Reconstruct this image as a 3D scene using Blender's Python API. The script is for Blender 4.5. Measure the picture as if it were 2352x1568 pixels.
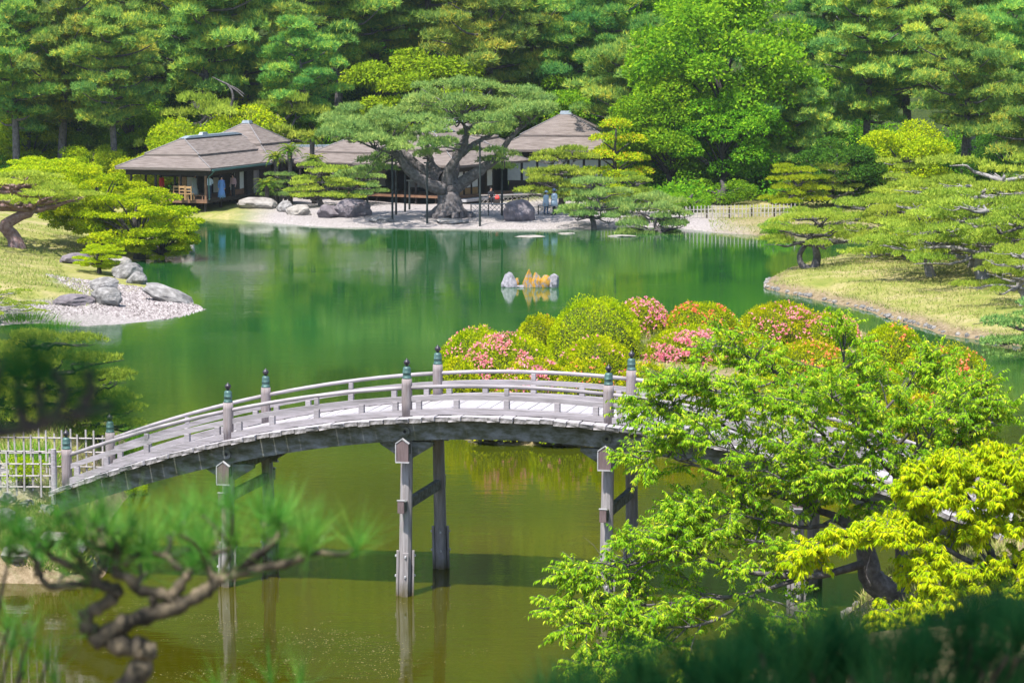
import bpy, bmesh, math, random
import numpy as np
from mathutils import Vector, Matrix, noise as mnoise

# ---------------------------------------------------------------- scene, camera, sky, sun, exposure
for o in list(bpy.data.objects):
    bpy.data.objects.remove(o, do_unlink=True)
SC = bpy.context.scene
COL = SC.collection
EYE = 12.5                      # eye height above the pond, metres
FPX = 6000.0                    # focal length for a 2352 x 1568 frame
PITCH = math.atan((784 - 87) / FPX)

cam_data = bpy.data.cameras.new("camera")
cam = bpy.data.objects.new("camera", cam_data)
COL.objects.link(cam)
cam.location = (0, 0, EYE)
cam.rotation_euler = (math.pi / 2 - PITCH, 0, 0)
cam_data.sensor_width = 36.0
cam_data.lens = FPX / 2352 * 36.0
cam_data.clip_start = 0.2
cam_data.clip_end = 3000
cam_data.dof.use_dof = True
cam_data.dof.focus_distance = 58.0
cam_data.dof.aperture_fstop = 9.0
SC.camera = cam

SUN_DIR = Vector((-0.25, -0.33, 0.91)).normalized()     # towards the sun
world = bpy.data.worlds.new("World")
SC.world = world
world.use_nodes = True
wn = world.node_tree.nodes
sky = wn.new("ShaderNodeTexSky")
sky.sky_type = 'NISHITA'
sky.sun_disc = False
sky.sun_elevation = math.asin(SUN_DIR.z)
sky.sun_rotation = math.atan2(SUN_DIR.x, SUN_DIR.y)
sky.altitude = 30
wn["Background"].inputs[1].default_value = 0.15
world.node_tree.links.new(sky.outputs[0], wn["Background"].inputs[0])

sun_data = bpy.data.lights.new("sun", 'SUN')
sun_data.energy = 5.0
sun_data.angle = math.radians(0.55)
sun_data.color = (1.0, 0.955, 0.88)
sun = bpy.data.objects.new("sun", sun_data)
COL.objects.link(sun)
sun.rotation_euler = (-SUN_DIR).to_track_quat('-Z', 'Y').to_euler()

SC.view_settings.view_transform = 'Standard'
SC.view_settings.look = 'None'
SC.view_settings.exposure = 1.08
SC.view_settings.gamma = 1.0
SC.render.engine = 'CYCLES'
cy = SC.cycles
cy.max_bounces = 7
cy.diffuse_bounces = 3
cy.glossy_bounces = 3
cy.transmission_bounces = 4
cy.transparent_max_bounces = 4
cy.caustics_reflective = False
cy.caustics_refractive = False
cy.sample_clamp_indirect = 4.0
cy.use_denoising = True
try:
    cy.denoiser = 'OPENIMAGEDENOISE'
    cy.denoising_input_passes = 'RGB_ALBEDO_NORMAL'
except Exception:
    pass

# ---------------------------------------------------------------- layout helpers (pixel of the 2352 x 1568 photograph -> place in the world)
CP, SP = math.cos(PITCH), math.sin(PITCH)
def ray(px, py):
    a, b = (px - 1176) / FPX, (784 - py) / FPX
    return np.array([a, CP + SP * b, -SP + CP * b])
def at_z(px, py, z=0.0):
    d = ray(px, py)
    t = (z - EYE) / d[2]
    return np.array([d[0] * t, d[1] * t, z])
def at_y(px, py, Y):
    d = ray(px, py)
    t = Y / d[1]
    return np.array([d[0] * t, Y, EYE + d[2] * t])

# ---------------------------------------------------------------- object helpers
def link(o, parent=None):
    COL.objects.link(o)
    if parent is not None:
        o.parent = parent
    return o
def tag(o, label=None, cat=None, group=None, kind=None):
    if label: o['label'] = label
    if cat: o['category'] = cat
    if group: o['group'] = group
    if kind: o['kind'] = kind
    return o
def empty(name, loc=(0, 0, 0), rz=0.0, sc=1.0):
    o = bpy.data.objects.new(name, None)
    o.location = loc
    o.rotation_euler = (0, 0, rz)
    o.scale = (sc, sc, sc) if not hasattr(sc, '__len__') else sc
    o.empty_display_size = 0.3
    return link(o)
def raw_mesh(name, V, F, mats, smooth=False, r=None, mi=None):
    """V (n,3); F an (m,k) array or list of tuples; r: value per face stored as attribute 'r'."""
    me = bpy.data.meshes.new(name)
    V = np.asarray(V, dtype=np.float32)
    if isinstance(F, np.ndarray):
        m, k = F.shape
        me.vertices.add(len(V)); me.vertices.foreach_set('co', V.ravel())
        me.loops.add(m * k); me.loops.foreach_set('vertex_index', F.ravel().astype(np.int32))
        me.polygons.add(m)
        me.polygons.foreach_set('loop_start', np.arange(0, m * k, k, dtype=np.int32))
        me.update(calc_edges=True)
    else:
        me.from_pydata(V.tolist(), [], F)
        m = len(F)
    if r is not None:
        at = me.attributes.new('r', 'FLOAT', 'FACE')
        at.data.foreach_set('value', np.asarray(r, dtype=np.float32))
    for mt in (mats if isinstance(mats, (list, tuple)) else [mats]):
        me.materials.append(mt)
    if mi is not None:
        me.polygons.foreach_set('material_index', np.asarray(mi, dtype=np.int32))
    if smooth:
        me.polygons.foreach_set('use_smooth', np.ones(len(me.polygons), dtype=bool))
    me.update()
    return me
def mk(name, V, F, mats, parent=None, **kw):
    return link(bpy.data.objects.new(name, raw_mesh(name, V, F, mats, **kw)), parent)
def put(name, me, parent=None, loc=(0, 0, 0), rot=(0, 0, 0), sc=(1, 1, 1)):
    o = bpy.data.objects.new(name, me)
    o.location = loc; o.rotation_euler = rot; o.scale = sc
    return link(o, parent)
def copy_tree(o, parent=None):
    c = o.copy()
    COL.objects.link(c)
    c.parent = parent
    for ch in list(o.children):
        copy_tree(ch, c)
    return c

class MB:
    """collects shapes of ONE piece"""
    def __init__(s):
        s.V = []; s.F = []
    def add(s, V, F):
        b = len(s.V)
        s.V.extend([tuple(map(float, v)) for v in V])
        s.F.extend([tuple(int(i) + b for i in f) for f in F])
        return s
    def box(s, c, d, M=None, taper=1.0, bev=0.0):
        hx, hy, hz = d[0] / 2, d[1] / 2, d[2] / 2
        if bev > 0:
            bm = bmesh.new()
            bmesh.ops.create_cube(bm, size=1.0)
            for v in bm.verts:
                v.co = Vector((v.co.x * d[0], v.co.y * d[1], v.co.z * d[2]))
            bmesh.ops.bevel(bm, geom=list(bm.edges), offset=bev, segments=1, affect='EDGES')
            bm.verts.index_update()
            V = [v.co.copy() for v in bm.verts]
            F = [tuple(v.index for v in f.verts) for f in bm.faces]
            bm.free()
        else:
            V = [Vector((x * hx * (taper if z > 0 else 1), y * hy * (taper if z > 0 else 1), z * hz)) for z in (-1, 1) for y in (-1, 1) for x in (-1, 1)]
            F = [(0, 2, 3, 1), (4, 5, 7, 6), (0, 1, 5, 4), (2, 6, 7, 3), (0, 4, 6, 2), (1, 3, 7, 5)]
        out = []
        for v in V:
            if M is not None: v = M @ v
            out.append((v[0] + c[0], v[1] + c[1], v[2] + c[2]))
        return s.add(out, F)
    def tube(s, pts, rad, n=8):
        V, F = tube(pts, rad, n)
        return s.add(V, [tuple(f) for f in F])
    def lathe(s, prof, n=16, c=(0, 0, 0)):
        V = []; F = []
        for (r_, z) in prof:
            for k in range(n):
                a = 2 * math.pi * k / n
                V.append((c[0] + r_ * math.cos(a), c[1] + r_ * math.sin(a), c[2] + z))
        m = len(prof)
        for i in range(m - 1):
            for k in range(n):
                k2 = (k + 1) % n
                F.append((i * n + k, i * n + k2, (i + 1) * n + k2, (i + 1) * n + k))
        F.append(tuple(range(n - 1, -1, -1)))
        F.append(tuple(range((m - 1) * n, m * n)))
        return s.add(V, F)
    def build(s, name, mat, parent=None, smooth=False):
        return mk(name, s.V, s.F, mat, parent, smooth=smooth)
    def mesh(s, name, mat, smooth=False):
        return raw_mesh(name, s.V, s.F, mat, smooth=smooth)

def tube(pts, rad, n=8):
    P = np.asarray(pts, dtype=float)
    m = len(P)
    R = np.full(m, rad, dtype=float) if np.isscalar(rad) else np.interp(np.linspace(0, 1, m), np.linspace(0, 1, len(rad)), rad)
    T = np.gradient(P, axis=0)
    T /= np.linalg.norm(T, axis=1, keepdims=True) + 1e-9
    up = np.array([0, 0, 1.0]) if abs(T[0, 2]) < 0.9 else np.array([1.0, 0, 0])
    N = np.cross(T[0], up); N /= np.linalg.norm(N) + 1e-9
    V = []
    a = np.arange(n) * 2 * math.pi / n
    for i in range(m):
        N = N - T[i] * N.dot(T[i]); N /= np.linalg.norm(N) + 1e-9
        B = np.cross(T[i], N)
        V.append(P[i] + R[i] * (np.cos(a)[:, None] * N + np.sin(a)[:, None] * B))
    V = np.concatenate(V + [P[:1], P[-1:]])
    F = []
    for i in range(m - 1):
        for k in range(n):
            k2 = (k + 1) % n
            F.append((i * n + k, i * n + k2, (i + 1) * n + k2, (i + 1) * n + k))
    for k in range(n):
        F.append((k, m * n, (k + 1) % n, k)[:3] if False else ((k + 1) % n, k, m * n))
        F.append(((m - 1) * n + k, (m - 1) * n + (k + 1) % n, m * n + 1))
    return V, F
def smooth_path(pts, k=6):
    """Catmull-Rom through the points"""
    P = np.asarray(pts, dtype=float)
    if len(P) < 3: 
        t = np.linspace(0, 1, k + 1)[:, None]
        return P[0] * (1 - t) + P[-1] * t
    Q = np.vstack([2 * P[0] - P[1], P, 2 * P[-1] - P[-2]])
    out = []
    for i in range(1, len(Q) - 2):
        for j in range(k):
            t = j / k
            a, b, c, d = Q[i - 1], Q[i], Q[i + 1], Q[i + 2]
            out.append(0.5 * ((2 * b) + (-a + c) * t + (2 * a - 5 * b + 4 * c - d) * t * t + (-a + 3 * b - 3 * c + d) * t ** 3))
    out.append(P[-1])
    return np.array(out)
def nrm(a):
    return a / (np.linalg.norm(a, axis=-1, keepdims=True) + 1e-9)

# ---------------------------------------------------------------- materials
MATS = {}
def nodemat(name):
    m = bpy.data.materials.new(name)
    m.use_nodes = True
    MATS[name] = m
    return m, m.node_tree.nodes, m.node_tree.links
def ramp(n, l, src, stops):
    cr = n.new("ShaderNodeValToRGB")
    e = cr.color_ramp.elements
    while len(e) < len(stops): e.new(0.5)
    for q, (p, c) in zip(e, stops):
        q.position = p; q.color = (*c, 1)
    l.new(src, cr.inputs[0])
    return cr
def noise_tex(n, l, scale, detail=4, rough=0.6, coord='Object', stretch=None):
    tc = n.new("ShaderNodeTexCoord")
    t = n.new("ShaderNodeTexNoise")
    t.inputs['Scale'].default_value = scale
    t.inputs['Detail'].default_value = detail
    t.inputs['Roughness'].default_value = rough
    if stretch:
        mp = n.new("ShaderNodeMapping")
        mp.inputs['Scale'].default_value = stretch
        l.new(tc.outputs[coord], mp.inputs[0]); l.new(mp.outputs[0], t.inputs[0])
    else:
        l.new(tc.outputs[coord], t.inputs[0])
    return t
def surf(name, stops, scale=4.0, rough=0.85, bump=0.3, bscale=None, stretch=None, spec=0.25, detail=6, metal=0.0, bdist=0.02, objvar=0.0):
    """noise-coloured surface with fine relief"""
    m, n, l = nodemat(name)
    b = n["Principled BSDF"]
    b.inputs['Roughness'].default_value = rough
    b.inputs['Specular IOR Level'].default_value = spec
    b.inputs['Metallic'].default_value = metal
    t = noise_tex(n, l, scale, detail, 0.65, stretch=stretch)
    cr = ramp(n, l, t.outputs[0], stops)
    col = cr.outputs[0]
    if objvar > 0:
        oi = n.new("ShaderNodeObjectInfo")
        mr = n.new("ShaderNodeMapRange")
        mr.inputs[3].default_value = 1 - objvar; mr.inputs[4].default_value = 1 + objvar
        l.new(oi.outputs['Random'], mr.inputs[0])
        hs = n.new("ShaderNodeHueSaturation")
        l.new(mr.outputs[0], hs.inputs['Value']); l.new(col, hs.inputs['Color'])
        col = hs.outputs[0]
    l.new(col, b.inputs['Base Color'])
    if bump > 0:
        t2 = noise_tex(n, l, bscale or scale * 4, 5, 0.7, stretch=stretch)
        bp = n.new("ShaderNodeBump")
        bp.inputs['Strength'].default_value = bump
        bp.inputs['Distance'].default_value = bdist
        l.new(t2.outputs[0], bp.inputs['Height']); l.new(bp.outputs[0], b.inputs['Normal'])
    return m
def leafmat(name, stops, transl=0.4, gloss=0.0, hue=0.012, val=0.12, tcol=None):
    """leaf colour per leaf (attribute r), a little different from one tree to the next"""
    m, n, l = nodemat(name)
    n.remove(n["Principled BSDF"])
    at = n.new("ShaderNodeAttribute"); at.attribute_name = 'r'
    cr = ramp(n, l, at.outputs['Fac'], stops)
    oi = n.new("ShaderNodeObjectInfo")
    hs = n.new("ShaderNodeHueSaturation")
    mr = n.new("ShaderNodeMapRange"); mr.inputs[3].default_value = 0.5 - hue; mr.inputs[4].default_value = 0.5 + hue
    mv = n.new("ShaderNodeMapRange"); mv.inputs[3].default_value = 1 - val; mv.inputs[4].default_value = 1 + val
    l.new(oi.outputs['Random'], mr.inputs[0]); l.new(mr.outputs[0], hs.inputs['Hue'])
    mm = n.new("ShaderNodeMath"); mm.operation = 'MULTIPLY'; mm.inputs[1].default_value = 7.13
    mf = n.new("ShaderNodeMath"); mf.operation = 'FRACT'
    l.new(oi.outputs['Random'], mm.inputs[0]); l.new(mm.outputs[0], mf.inputs[0]); l.new(mf.outputs[0], mv.inputs[0])
    l.new(mv.outputs[0], hs.inputs['Value'])
    l.new(cr.outputs[0], hs.inputs['Color'])
    d = n.new("ShaderNodeBsdfDiffuse"); t = n.new("ShaderNodeBsdfTranslucent")
    l.new(hs.outputs[0], d.inputs[0])
    if tcol:
        mx = n.new("ShaderNodeMixRGB"); mx.blend_type = 'MULTIPLY'; mx.inputs[0].default_value = 1.0
        mx.inputs[2].default_value = (*tcol, 1)
        l.new(hs.outputs[0], mx.inputs[1]); l.new(mx.outputs[0], t.inputs[0])
    else:
        l.new(hs.outputs[0], t.inputs[0])
    ms = n.new("ShaderNodeMixShader"); ms.inputs[0].default_value = transl
    l.new(d.outputs[0], ms.inputs[1]); l.new(t.outputs[0], ms.inputs[2])
    out = ms.outputs[0]
    if gloss > 0:
        g = n.new("ShaderNodeBsdfGlossy"); g.inputs['Roughness'].default_value = 0.35
        g.inputs['Color'].default_value = (0.9, 0.95, 1, 1)
        m2 = n.new("ShaderNodeMixShader"); m2.inputs[0].default_value = gloss
        l.new(out, m2.inputs[1]); l.new(g.outputs[0], m2.inputs[2]); out = m2.outputs[0]
    l.new(out, n["Material Output"].inputs[0])
    return m

GREYWOOD = surf("weathered_wood", [(0.22, (0.11, 0.10, 0.098)), (0.42, (0.24, 0.218, 0.225)), (0.58, (0.31, 0.282, 0.297)), (0.78, (0.40, 0.365, 0.385))], 3.0, 0.8, 0.35, 30, stretch=(0.5, 6, 6), objvar=0.10)
POSTWOOD = surf("post_wood", [(0.25, (0.144, 0.104, 0.096)), (0.5, (0.224, 0.188, 0.188)), (0.75, (0.296, 0.264, 0.268))], 3.0, 0.8, 0.35, 20, stretch=(8, 8, 0.6), objvar=0.08)
DECKWOOD = surf("deck_wood", [(0.25, (0.216, 0.2, 0.212)), (0.5, (0.304, 0.288, 0.3)), (0.78, (0.368, 0.348, 0.364))], 4.0, 0.85, 0.3, 24, stretch=(6, 0.5, 6), objvar=0.07)
GIRDER = surf("mossy_girder_wood", [(0.30, (0.035, 0.04, 0.018)), (0.44, (0.085, 0.088, 0.06)), (0.58, (0.15, 0.155, 0.15)), (0.74, (0.23, 0.235, 0.245))], 2.2, 0.85, 0.4, 14, stretch=(1.2, 3, 3))
LEGWOOD = surf("pier_wood", [(0.25, (0.152, 0.124, 0.12)), (0.5, (0.24, 0.22, 0.22)), (0.75, (0.32, 0.3, 0.3))], 2.5, 0.85, 0.5, 16, stretch=(8, 8, 0.5), objvar=0.1)
VERDIGRIS = surf("verdigris_bronze", [(0.3, (0.028, 0.06, 0.056)), (0.55, (0.056, 0.12, 0.108)), (0.8, (0.104, 0.184, 0.168))], 9.0, 0.5, 0.15, 40, metal=0.25, spec=0.5)
DARKBRONZE = surf("dark_bronze", [(0.3, (0.024, 0.0224, 0.028)), (0.7, (0.068, 0.06, 0.072))], 9.0, 0.38, 0.1, 40, metal=0.5, spec=0.5)
BROWNBOARD = surf("brown_board", [(0.3, (0.096, 0.068, 0.068)), (0.7, (0.176, 0.128, 0.128))], 6.0, 0.8, 0.3, 30, stretch=(6, 6, 0.6))
PALEBOARD = surf("pale_board", [(0.3, (0.272, 0.264, 0.272)), (0.7, (0.4, 0.392, 0.4))], 6.0, 0.8, 0.2)
STEEL = surf("bolt_steel", [(0.3, (0.36, 0.36, 0.384)), (0.7, (0.56, 0.56, 0.576))], 9.0, 0.4, 0.0, metal=0.4)
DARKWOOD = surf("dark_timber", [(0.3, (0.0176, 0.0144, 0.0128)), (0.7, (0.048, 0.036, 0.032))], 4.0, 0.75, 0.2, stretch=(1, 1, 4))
BROWNWOOD = surf("brown_timber", [(0.3, (0.12, 0.06, 0.036)), (0.7, (0.24, 0.132, 0.08))], 4.0, 0.75, 0.2)
TANWOOD = surf("tan_timber", [(0.3, (0.288, 0.16, 0.068)), (0.7, (0.416, 0.256, 0.12))], 4.0, 0.75, 0.2)
POLEMAT = surf("black_prop", [(0.3, (0.016, 0.02, 0.02)), (0.7, (0.036, 0.044, 0.044))], 4.0, 0.7, 0.1)
BAMBOO = surf("pale_bamboo", [(0.3, (0.224, 0.2, 0.192)), (0.7, (0.416, 0.384, 0.368))], 5.0, 0.7, 0.2, stretch=(4, 4, 1), objvar=0.15)
TIE = surf("black_hemp_tie", [(0.3, (0.012, 0.012, 0.012)), (0.7, (0.024, 0.024, 0.024))], 20, 0.9, 0.2)
PLASTER = surf("cream_plaster", [(0.3, (0.44, 0.424, 0.4)), (0.7, (0.544, 0.528, 0.496))], 3.0, 0.9, 0.1)
PAPER = surf("white_paper_screen", [(0.3, (0.528, 0.528, 0.536)), (0.7, (0.624, 0.624, 0.624))], 2.0, 0.9, 0.05)
BARK = surf("pine_bark", [(0.28, (0.044, 0.036, 0.036)), (0.5, (0.104, 0.092, 0.092)), (0.75, (0.2, 0.184, 0.192))], 5.0, 0.95, 0.8, 11, bdist=0.06)
BARKRED = surf("red_pine_bark", [(0.28, (0.104, 0.056, 0.048)), (0.5, (0.216, 0.136, 0.128)), (0.75, (0.336, 0.264, 0.272))], 5.0, 0.95, 0.7, 11, bdist=0.05)
BARKDARK = surf("dark_bark", [(0.28, (0.024, 0.0216, 0.02)), (0.5, (0.052, 0.0464, 0.044)), (0.75, (0.096, 0.088, 0.084))], 4.0, 0.95, 0.6, 9, bdist=0.05)
BARKPALE = surf("pale_branch_bark", [(0.28, (0.12, 0.108, 0.104)), (0.5, (0.216, 0.2, 0.196)), (0.75, (0.336, 0.32, 0.32))], 6.0, 0.95, 0.6, 14, bdist=0.04)
BARKNEAR = surf("mossy_pine_bark", [(0.30, (0.018, 0.016, 0.013)), (0.47, (0.055, 0.046, 0.034)), (0.60, (0.15, 0.12, 0.08)), (0.76, (0.33, 0.25, 0.18))], 20.0, 0.95, 0.8, 70, bdist=0.004)
ROCK = surf("grey_rock", [(0.28, (0.07, 0.064, 0.06)), (0.45, (0.155, 0.147, 0.142)), (0.60, (0.255, 0.242, 0.235)), (0.76, (0.36, 0.345, 0.33))], 2.2, 0.95, 0.8, 6, bdist=0.08, objvar=0.1)
ROCKDARK = surf("purple_grey_rock", [(0.28, (0.072, 0.06, 0.068)), (0.5, (0.136, 0.116, 0.128)), (0.75, (0.216, 0.192, 0.2))], 2.0, 0.95, 0.7, 7, bdist=0.06, objvar=0.1)
ROCKPALE = surf("pale_shore_rock", [(0.28, (0.132, 0.114, 0.102)), (0.5, (0.264, 0.24, 0.216)), (0.75, (0.372, 0.348, 0.324))], 1.8, 0.95, 0.7, 7, bdist=0.06, objvar=0.12)
LICHEN = surf("orange_lichen_rock", [(0.30, (0.0896, 0.0784, 0.0784)), (0.44, (0.2352, 0.2128, 0.2128)), (0.50, (0.3472, 0.1848, 0.0252)), (0.66, (0.4144, 0.2072, 0.0168)), (0.78, (0.2576, 0.2128, 0.2016))], 2.6, 0.95, 0.7, 9, bdist=0.05)
LICHENGREY = surf("grey_lichen_rock", [(0.30, (0.084, 0.0784, 0.084)), (0.46, (0.2016, 0.1904, 0.2128)), (0.62, (0.2912, 0.2744, 0.3024)), (0.70, (0.3696, 0.2016, 0.0336)), (0.8, (0.252, 0.2352, 0.252))], 2.8, 0.95, 0.7, 9, bdist=0.05)
# ---------------------------------------------------------------- terrain: one sheet with the pond hollowed into it
def poly_z0(pts):
    return [tuple(at_z(x, y, 0)[:2]) for x, y in pts]
FAR = poly_z0([(-900, 470), (250, 488), (380, 496), (440, 499), (470, 503), (540, 506), (620, 513), (700, 518), (780, 522), (900, 525), (1000, 526), (1200, 528), (1350, 526), (1440, 524), (1520, 521), (1570, 526), (1620, 533), (1700, 538), (1760, 542), (1850, 545), (2000, 548), (2400, 552), (3400, 552)])
LAND_FAR = FAR + [(600, 300), (600, 1200), (-600, 1200), (-600, 250)]
LAND_LEFT = poly_z0([(-700, 775), (-60, 760), (30, 745), (90, 745), (200, 749), (340, 740), (420, 725), (468, 711), (448, 700), (400, 672), (350, 655), (318, 632), (300, 612), (322, 600), (395, 590), (440, 575), (436, 560), (400, 535), (330, 515), (250, 500)]) + [(-90, 185), (-200, 140)]
LAND_RIGHT = poly_z0([(3000, 900), (2700, 840), (2420, 806), (2352, 797), (2250, 782), (2150, 766), (2050, 735), (1960, 708), (1880, 690), (1800, 674), (1762, 664), (1750, 655), (1766, 642), (1800, 625), (1850, 610), (1920, 594), (2000, 582), (2200, 572), (2420, 566), (3300, 566)])
ISLAND = poly_z0([(1000, 905), (985, 940), (1010, 985), (1060, 1010), (1150, 1022), (1350, 1028), (1700, 1046), (1950, 1058), (2120, 1035), (2230, 1000), (2300, 975), (2308, 955), (2280, 920), (2220, 870), (2120, 810), (2000, 770), (1850, 750), (1500, 745), (1250, 770), (1100, 830), (1030, 870)])
NEAR_LEFT = [tuple(at_z(x, y, 0)[:2]) for x, y in [(215, 1338), (238, 1310), (250, 1240), (275, 1160), (292, 1100), (298, 1040), (270, 990), (200, 960), (100, 952), (-100, 945)]] + [(-60, 95), (-90, 62), (-30, 59), (-17, 59.2), (-12, 59.4)]
NEAR_RIGHT = [(6.2, 53.2), (5.3, 50.6), (2, 45.0), (-6, 42.5), (-20, 42), (-60, 46), (-90, 40), (-90, -60), (90, -60), (90, 95), (40, 84), (22, 72), (13, 65.5), (10.2, 62.5), (8.8, 59.5), (7.6, 57), (6.9, 55)]

def sdist(X, Y, poly):
    """positive inside"""
    P = np.asarray(poly); n = len(P)
    d2 = np.full(X.shape, 1e12); inside = np.zeros(X.shape, bool)
    for i in range(n):
        x1, y1 = P[i]; x2, y2 = P[(i + 1) % n]
        ex, ey = x2 - x1, y2 - y1
        L = ex * ex + ey * ey + 1e-12
        t = np.clip(((X - x1) * ex + (Y - y1) * ey) / L, 0, 1)
        d2 = np.minimum(d2, (X - x1 - t * ex) ** 2 + (Y - y1 - t * ey) ** 2)
        c = ((y1 > Y) != (y2 > Y)) & (X < (x2 - x1) * (Y - y1) / (y2 - y1 + 1e-12) + x1)
        inside ^= c
    d = np.sqrt(d2)
    return np.where(inside, d, -d)
def sstep(a, b, x):
    t = np.clip((x - a) / (b - a), 0, 1)
    return t * t * (3 - 2 * t)
def vnoise(X, Y, s, seed=0):
    """cheap smooth value noise"""
    x, y = X / s + seed * 17.3, Y / s + seed * 9.1
    xi, yi = np.floor(x), np.floor(y)
    fx, fy = x - xi, y - yi
    fx, fy = fx * fx * (3 - 2 * fx), fy * fy * (3 - 2 * fy)
    def h(a, b):
        v = np.sin(a * 127.1 + b * 311.7 + seed * 3.7) * 43758.5453
        return v - np.floor(v)
    return (h(xi, yi) * (1 - fx) + h(xi + 1, yi) * fx) * (1 - fy) + (h(xi, yi + 1) * (1 - fx) + h(xi + 1, yi + 1) * fx) * fy

def terrain(X, Y):
    X = np.asarray(X, float); Y = np.asarray(Y, float)
    wob = (vnoise(X, Y, 1.7, 1) - 0.5) * 0.7 + (vnoise(X, Y, 5.0, 2) - 0.5) * 0.7
    dA = sdist(X, Y, LAND_FAR) + wob * 0.8
    dB = sdist(X, Y, LAND_LEFT) + wob * 0.5
    dC = sdist(X, Y, LAND_RIGHT) + wob * 0.5
    dD = sdist(X, Y, ISLAND) + wob * 0.4
    dE = sdist(X, Y, NEAR_LEFT) + wob * 0.4
    dF = sdist(X, Y, NEAR_RIGHT) + wob * 0.4
    small = (vnoise(X, Y, 0.9, 3) - 0.5) * 0.10 + (vnoise(X, Y, 3.1, 4) - 0.5) * 0.16
    beach = np.exp(-((X + 2) / 16.0) ** 4)                      # low gravel beach in the middle of the far shore
    zA = (0.40 - 0.20 * beach) * sstep(0, 1.6, dA) + 0.30 * sstep(0, 10, dA) + 0.4 * sstep(12, 40, dA) + 2.2 * sstep(18, 55, dA) * sstep(-15, -40, X)
    hill = np.clip(Y - 208 - 4 * np.sin(X / 23), 0, None)
    zA = zA + 0.42 * hill ** 1.04 * sstep(0, 30, hill) + small * sstep(0, 3, dA)
    zB = 0.30 * sstep(0, 3.5, dB) + 0.5 * sstep(2, 8, dB) + 1.3 * sstep(6, 17, dB) + small * sstep(0.5, 4, dB)
    zC = 0.28 * sstep(0, 0.5, dC) + 0.35 * sstep(0.3, 4, dC) + 0.7 * sstep(3, 14, dC) + small * sstep(0.5, 3, dC)
    zD = 0.35 * sstep(0, 0.9, dD) + 0.3 * sstep(0.5, 5, dD) + small * sstep(0.5, 3, dD)
    zE = 1.15 * sstep(0, 0.9, dE) + 0.85 * sstep(0.6, 2.0, dE) + small * 0.5 * sstep(0.3, 2, dE)
    zF = 0.8 * sstep(0, 1.0, dF) + 1.2 * sstep(0.6, 4.0, dF) + small * sstep(0.3, 2, dF)
    slope = np.clip(1 - (np.hypot(X, np.clip(Y, 0, None)) - 2.5) / 33.0, 0, 1)
    zF = zF + 8.8 * slope ** 1.25
    zs = np.stack([np.where(d > 0, z, np.clip(d * 0.55, -1.3, 0)) for d, z in ((dA, zA), (dB, zB), (dC, zC), (dD, zD), (dE, zE), (dF, zF))])
    return zs.max(0), (dA, dB, dC, dD, dE, dF)
def ground_z(x, y):
    return float(terrain(np.array([x]), np.array([y]))[0][0])

xs = np.unique(np.concatenate([np.linspace(-600, -60, 40), np.linspace(-60, -44, 14), np.arange(-44, 44.01, 0.5), np.linspace(44, 60, 14), np.linspace(60, 600, 40)]))
ys = np.unique(np.concatenate([np.linspace(-60, 36, 45), np.arange(36, 60, 0.8), np.arange(60, 196, 0.5), np.linspace(196, 240, 34), np.linspace(240, 900, 60)]))
GX, GY = np.meshgrid(xs, ys)
GZ, (dA, dB, dC, dD, dE, dF) = terrain(GX, GY)
nx, ny = len(xs), len(ys)
idx = np.arange(nx * ny).reshape(ny, nx)
quads = np.stack([idx[:-1, :-1], idx[:-1, 1:], idx[1:, 1:], idx[1:, :-1]], -1).reshape(-1, 4)
# what covers the ground: 0 lawn, weights for gravel / soil / forest floor
gravel = np.zeros_like(GX)
tip = at_z(300, 720, 0)
gravel = np.maximum(gravel, sstep(5.6, 4.4, dB + 1.2 * (vnoise(GX, GY, 1.3, 8) - 0.5)) * (dB > -1) * sstep(-30, -25, GX) * sstep(132, 126, GY + 0.25 * (GX + 20)))
gravel = np.maximum(gravel, (dA > -1) * sstep(24, 19, dA + 3 * (vnoise(GX, GY, 4, 9) - 0.5)) * sstep(-20, -16, GX) * sstep(17, 12, GX + 3 * (vnoise(GX, GY, 3, 10) - 0.5)))
gravel = np.maximum(gravel, (dE > 0) * sstep(60.6, 61.0, GY) * sstep(64.2, 63.6, GY) * sstep(1.2, 2, dE))
soil = np.zeros_like(GX)
soil = np.maximum(soil, sstep(1.3, 0.4, dC) * (dC > -2))
soil = np.maximum(soil, sstep(1.0, 0.3, dA) * (dA > -2) * (GX > 12))
soil = np.maximum(soil, sstep(2.2, 0.4, dE) * (dE > -2))
soil = np.maximum(soil, (dF > -2) * 0.9)
soil = np.maximum(soil, (dD > -2) * 0.75)
drybank = (dA > 0) * sstep(12, 14, GX) * sstep(13, 10, dA)
dryC = sstep(0.42, 0.62, vnoise(GX, GY, 4.5, 11)) * (dC > 0)
soil = np.maximum(soil, 0.55 * drybank)
forest = np.maximum((dA > 14) * sstep(190, 198, GY), 0) * 1.0
gm, n, l = nodemat("ground_cover")
b = n["Principled BSDF"]; b.inputs['Roughness'].default_value = 0.95; b.inputs['Specular IOR Level'].default_value = 0.1
def attr(nm):
    a = n.new("ShaderNodeAttribute"); a.attribute_name = nm; return a
t1 = noise_tex(n, l, 0.35, 6, 0.7); t2 = noise_tex(n, l, 5.0, 4, 0.7); t3 = noise_tex(n, l, 9.0, 3, 0.8)
lawn = ramp(n, l, t1.outputs[0], [(0.30, (0.12, 0.16, 0.03)), (0.44, (0.20, 0.205, 0.055)), (0.56, (0.28, 0.245, 0.11)), (0.70, (0.33, 0.265, 0.165))])
lawn2 = ramp(n, l, t2.outputs[0], [(0.3, (0.62, 0.70, 0.55)), (0.7, (1.15, 1.12, 1.05))])
mm = n.new("ShaderNodeMixRGB"); mm.blend_type = 'MULTIPLY'; mm.inputs[0].default_value = 1
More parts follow.
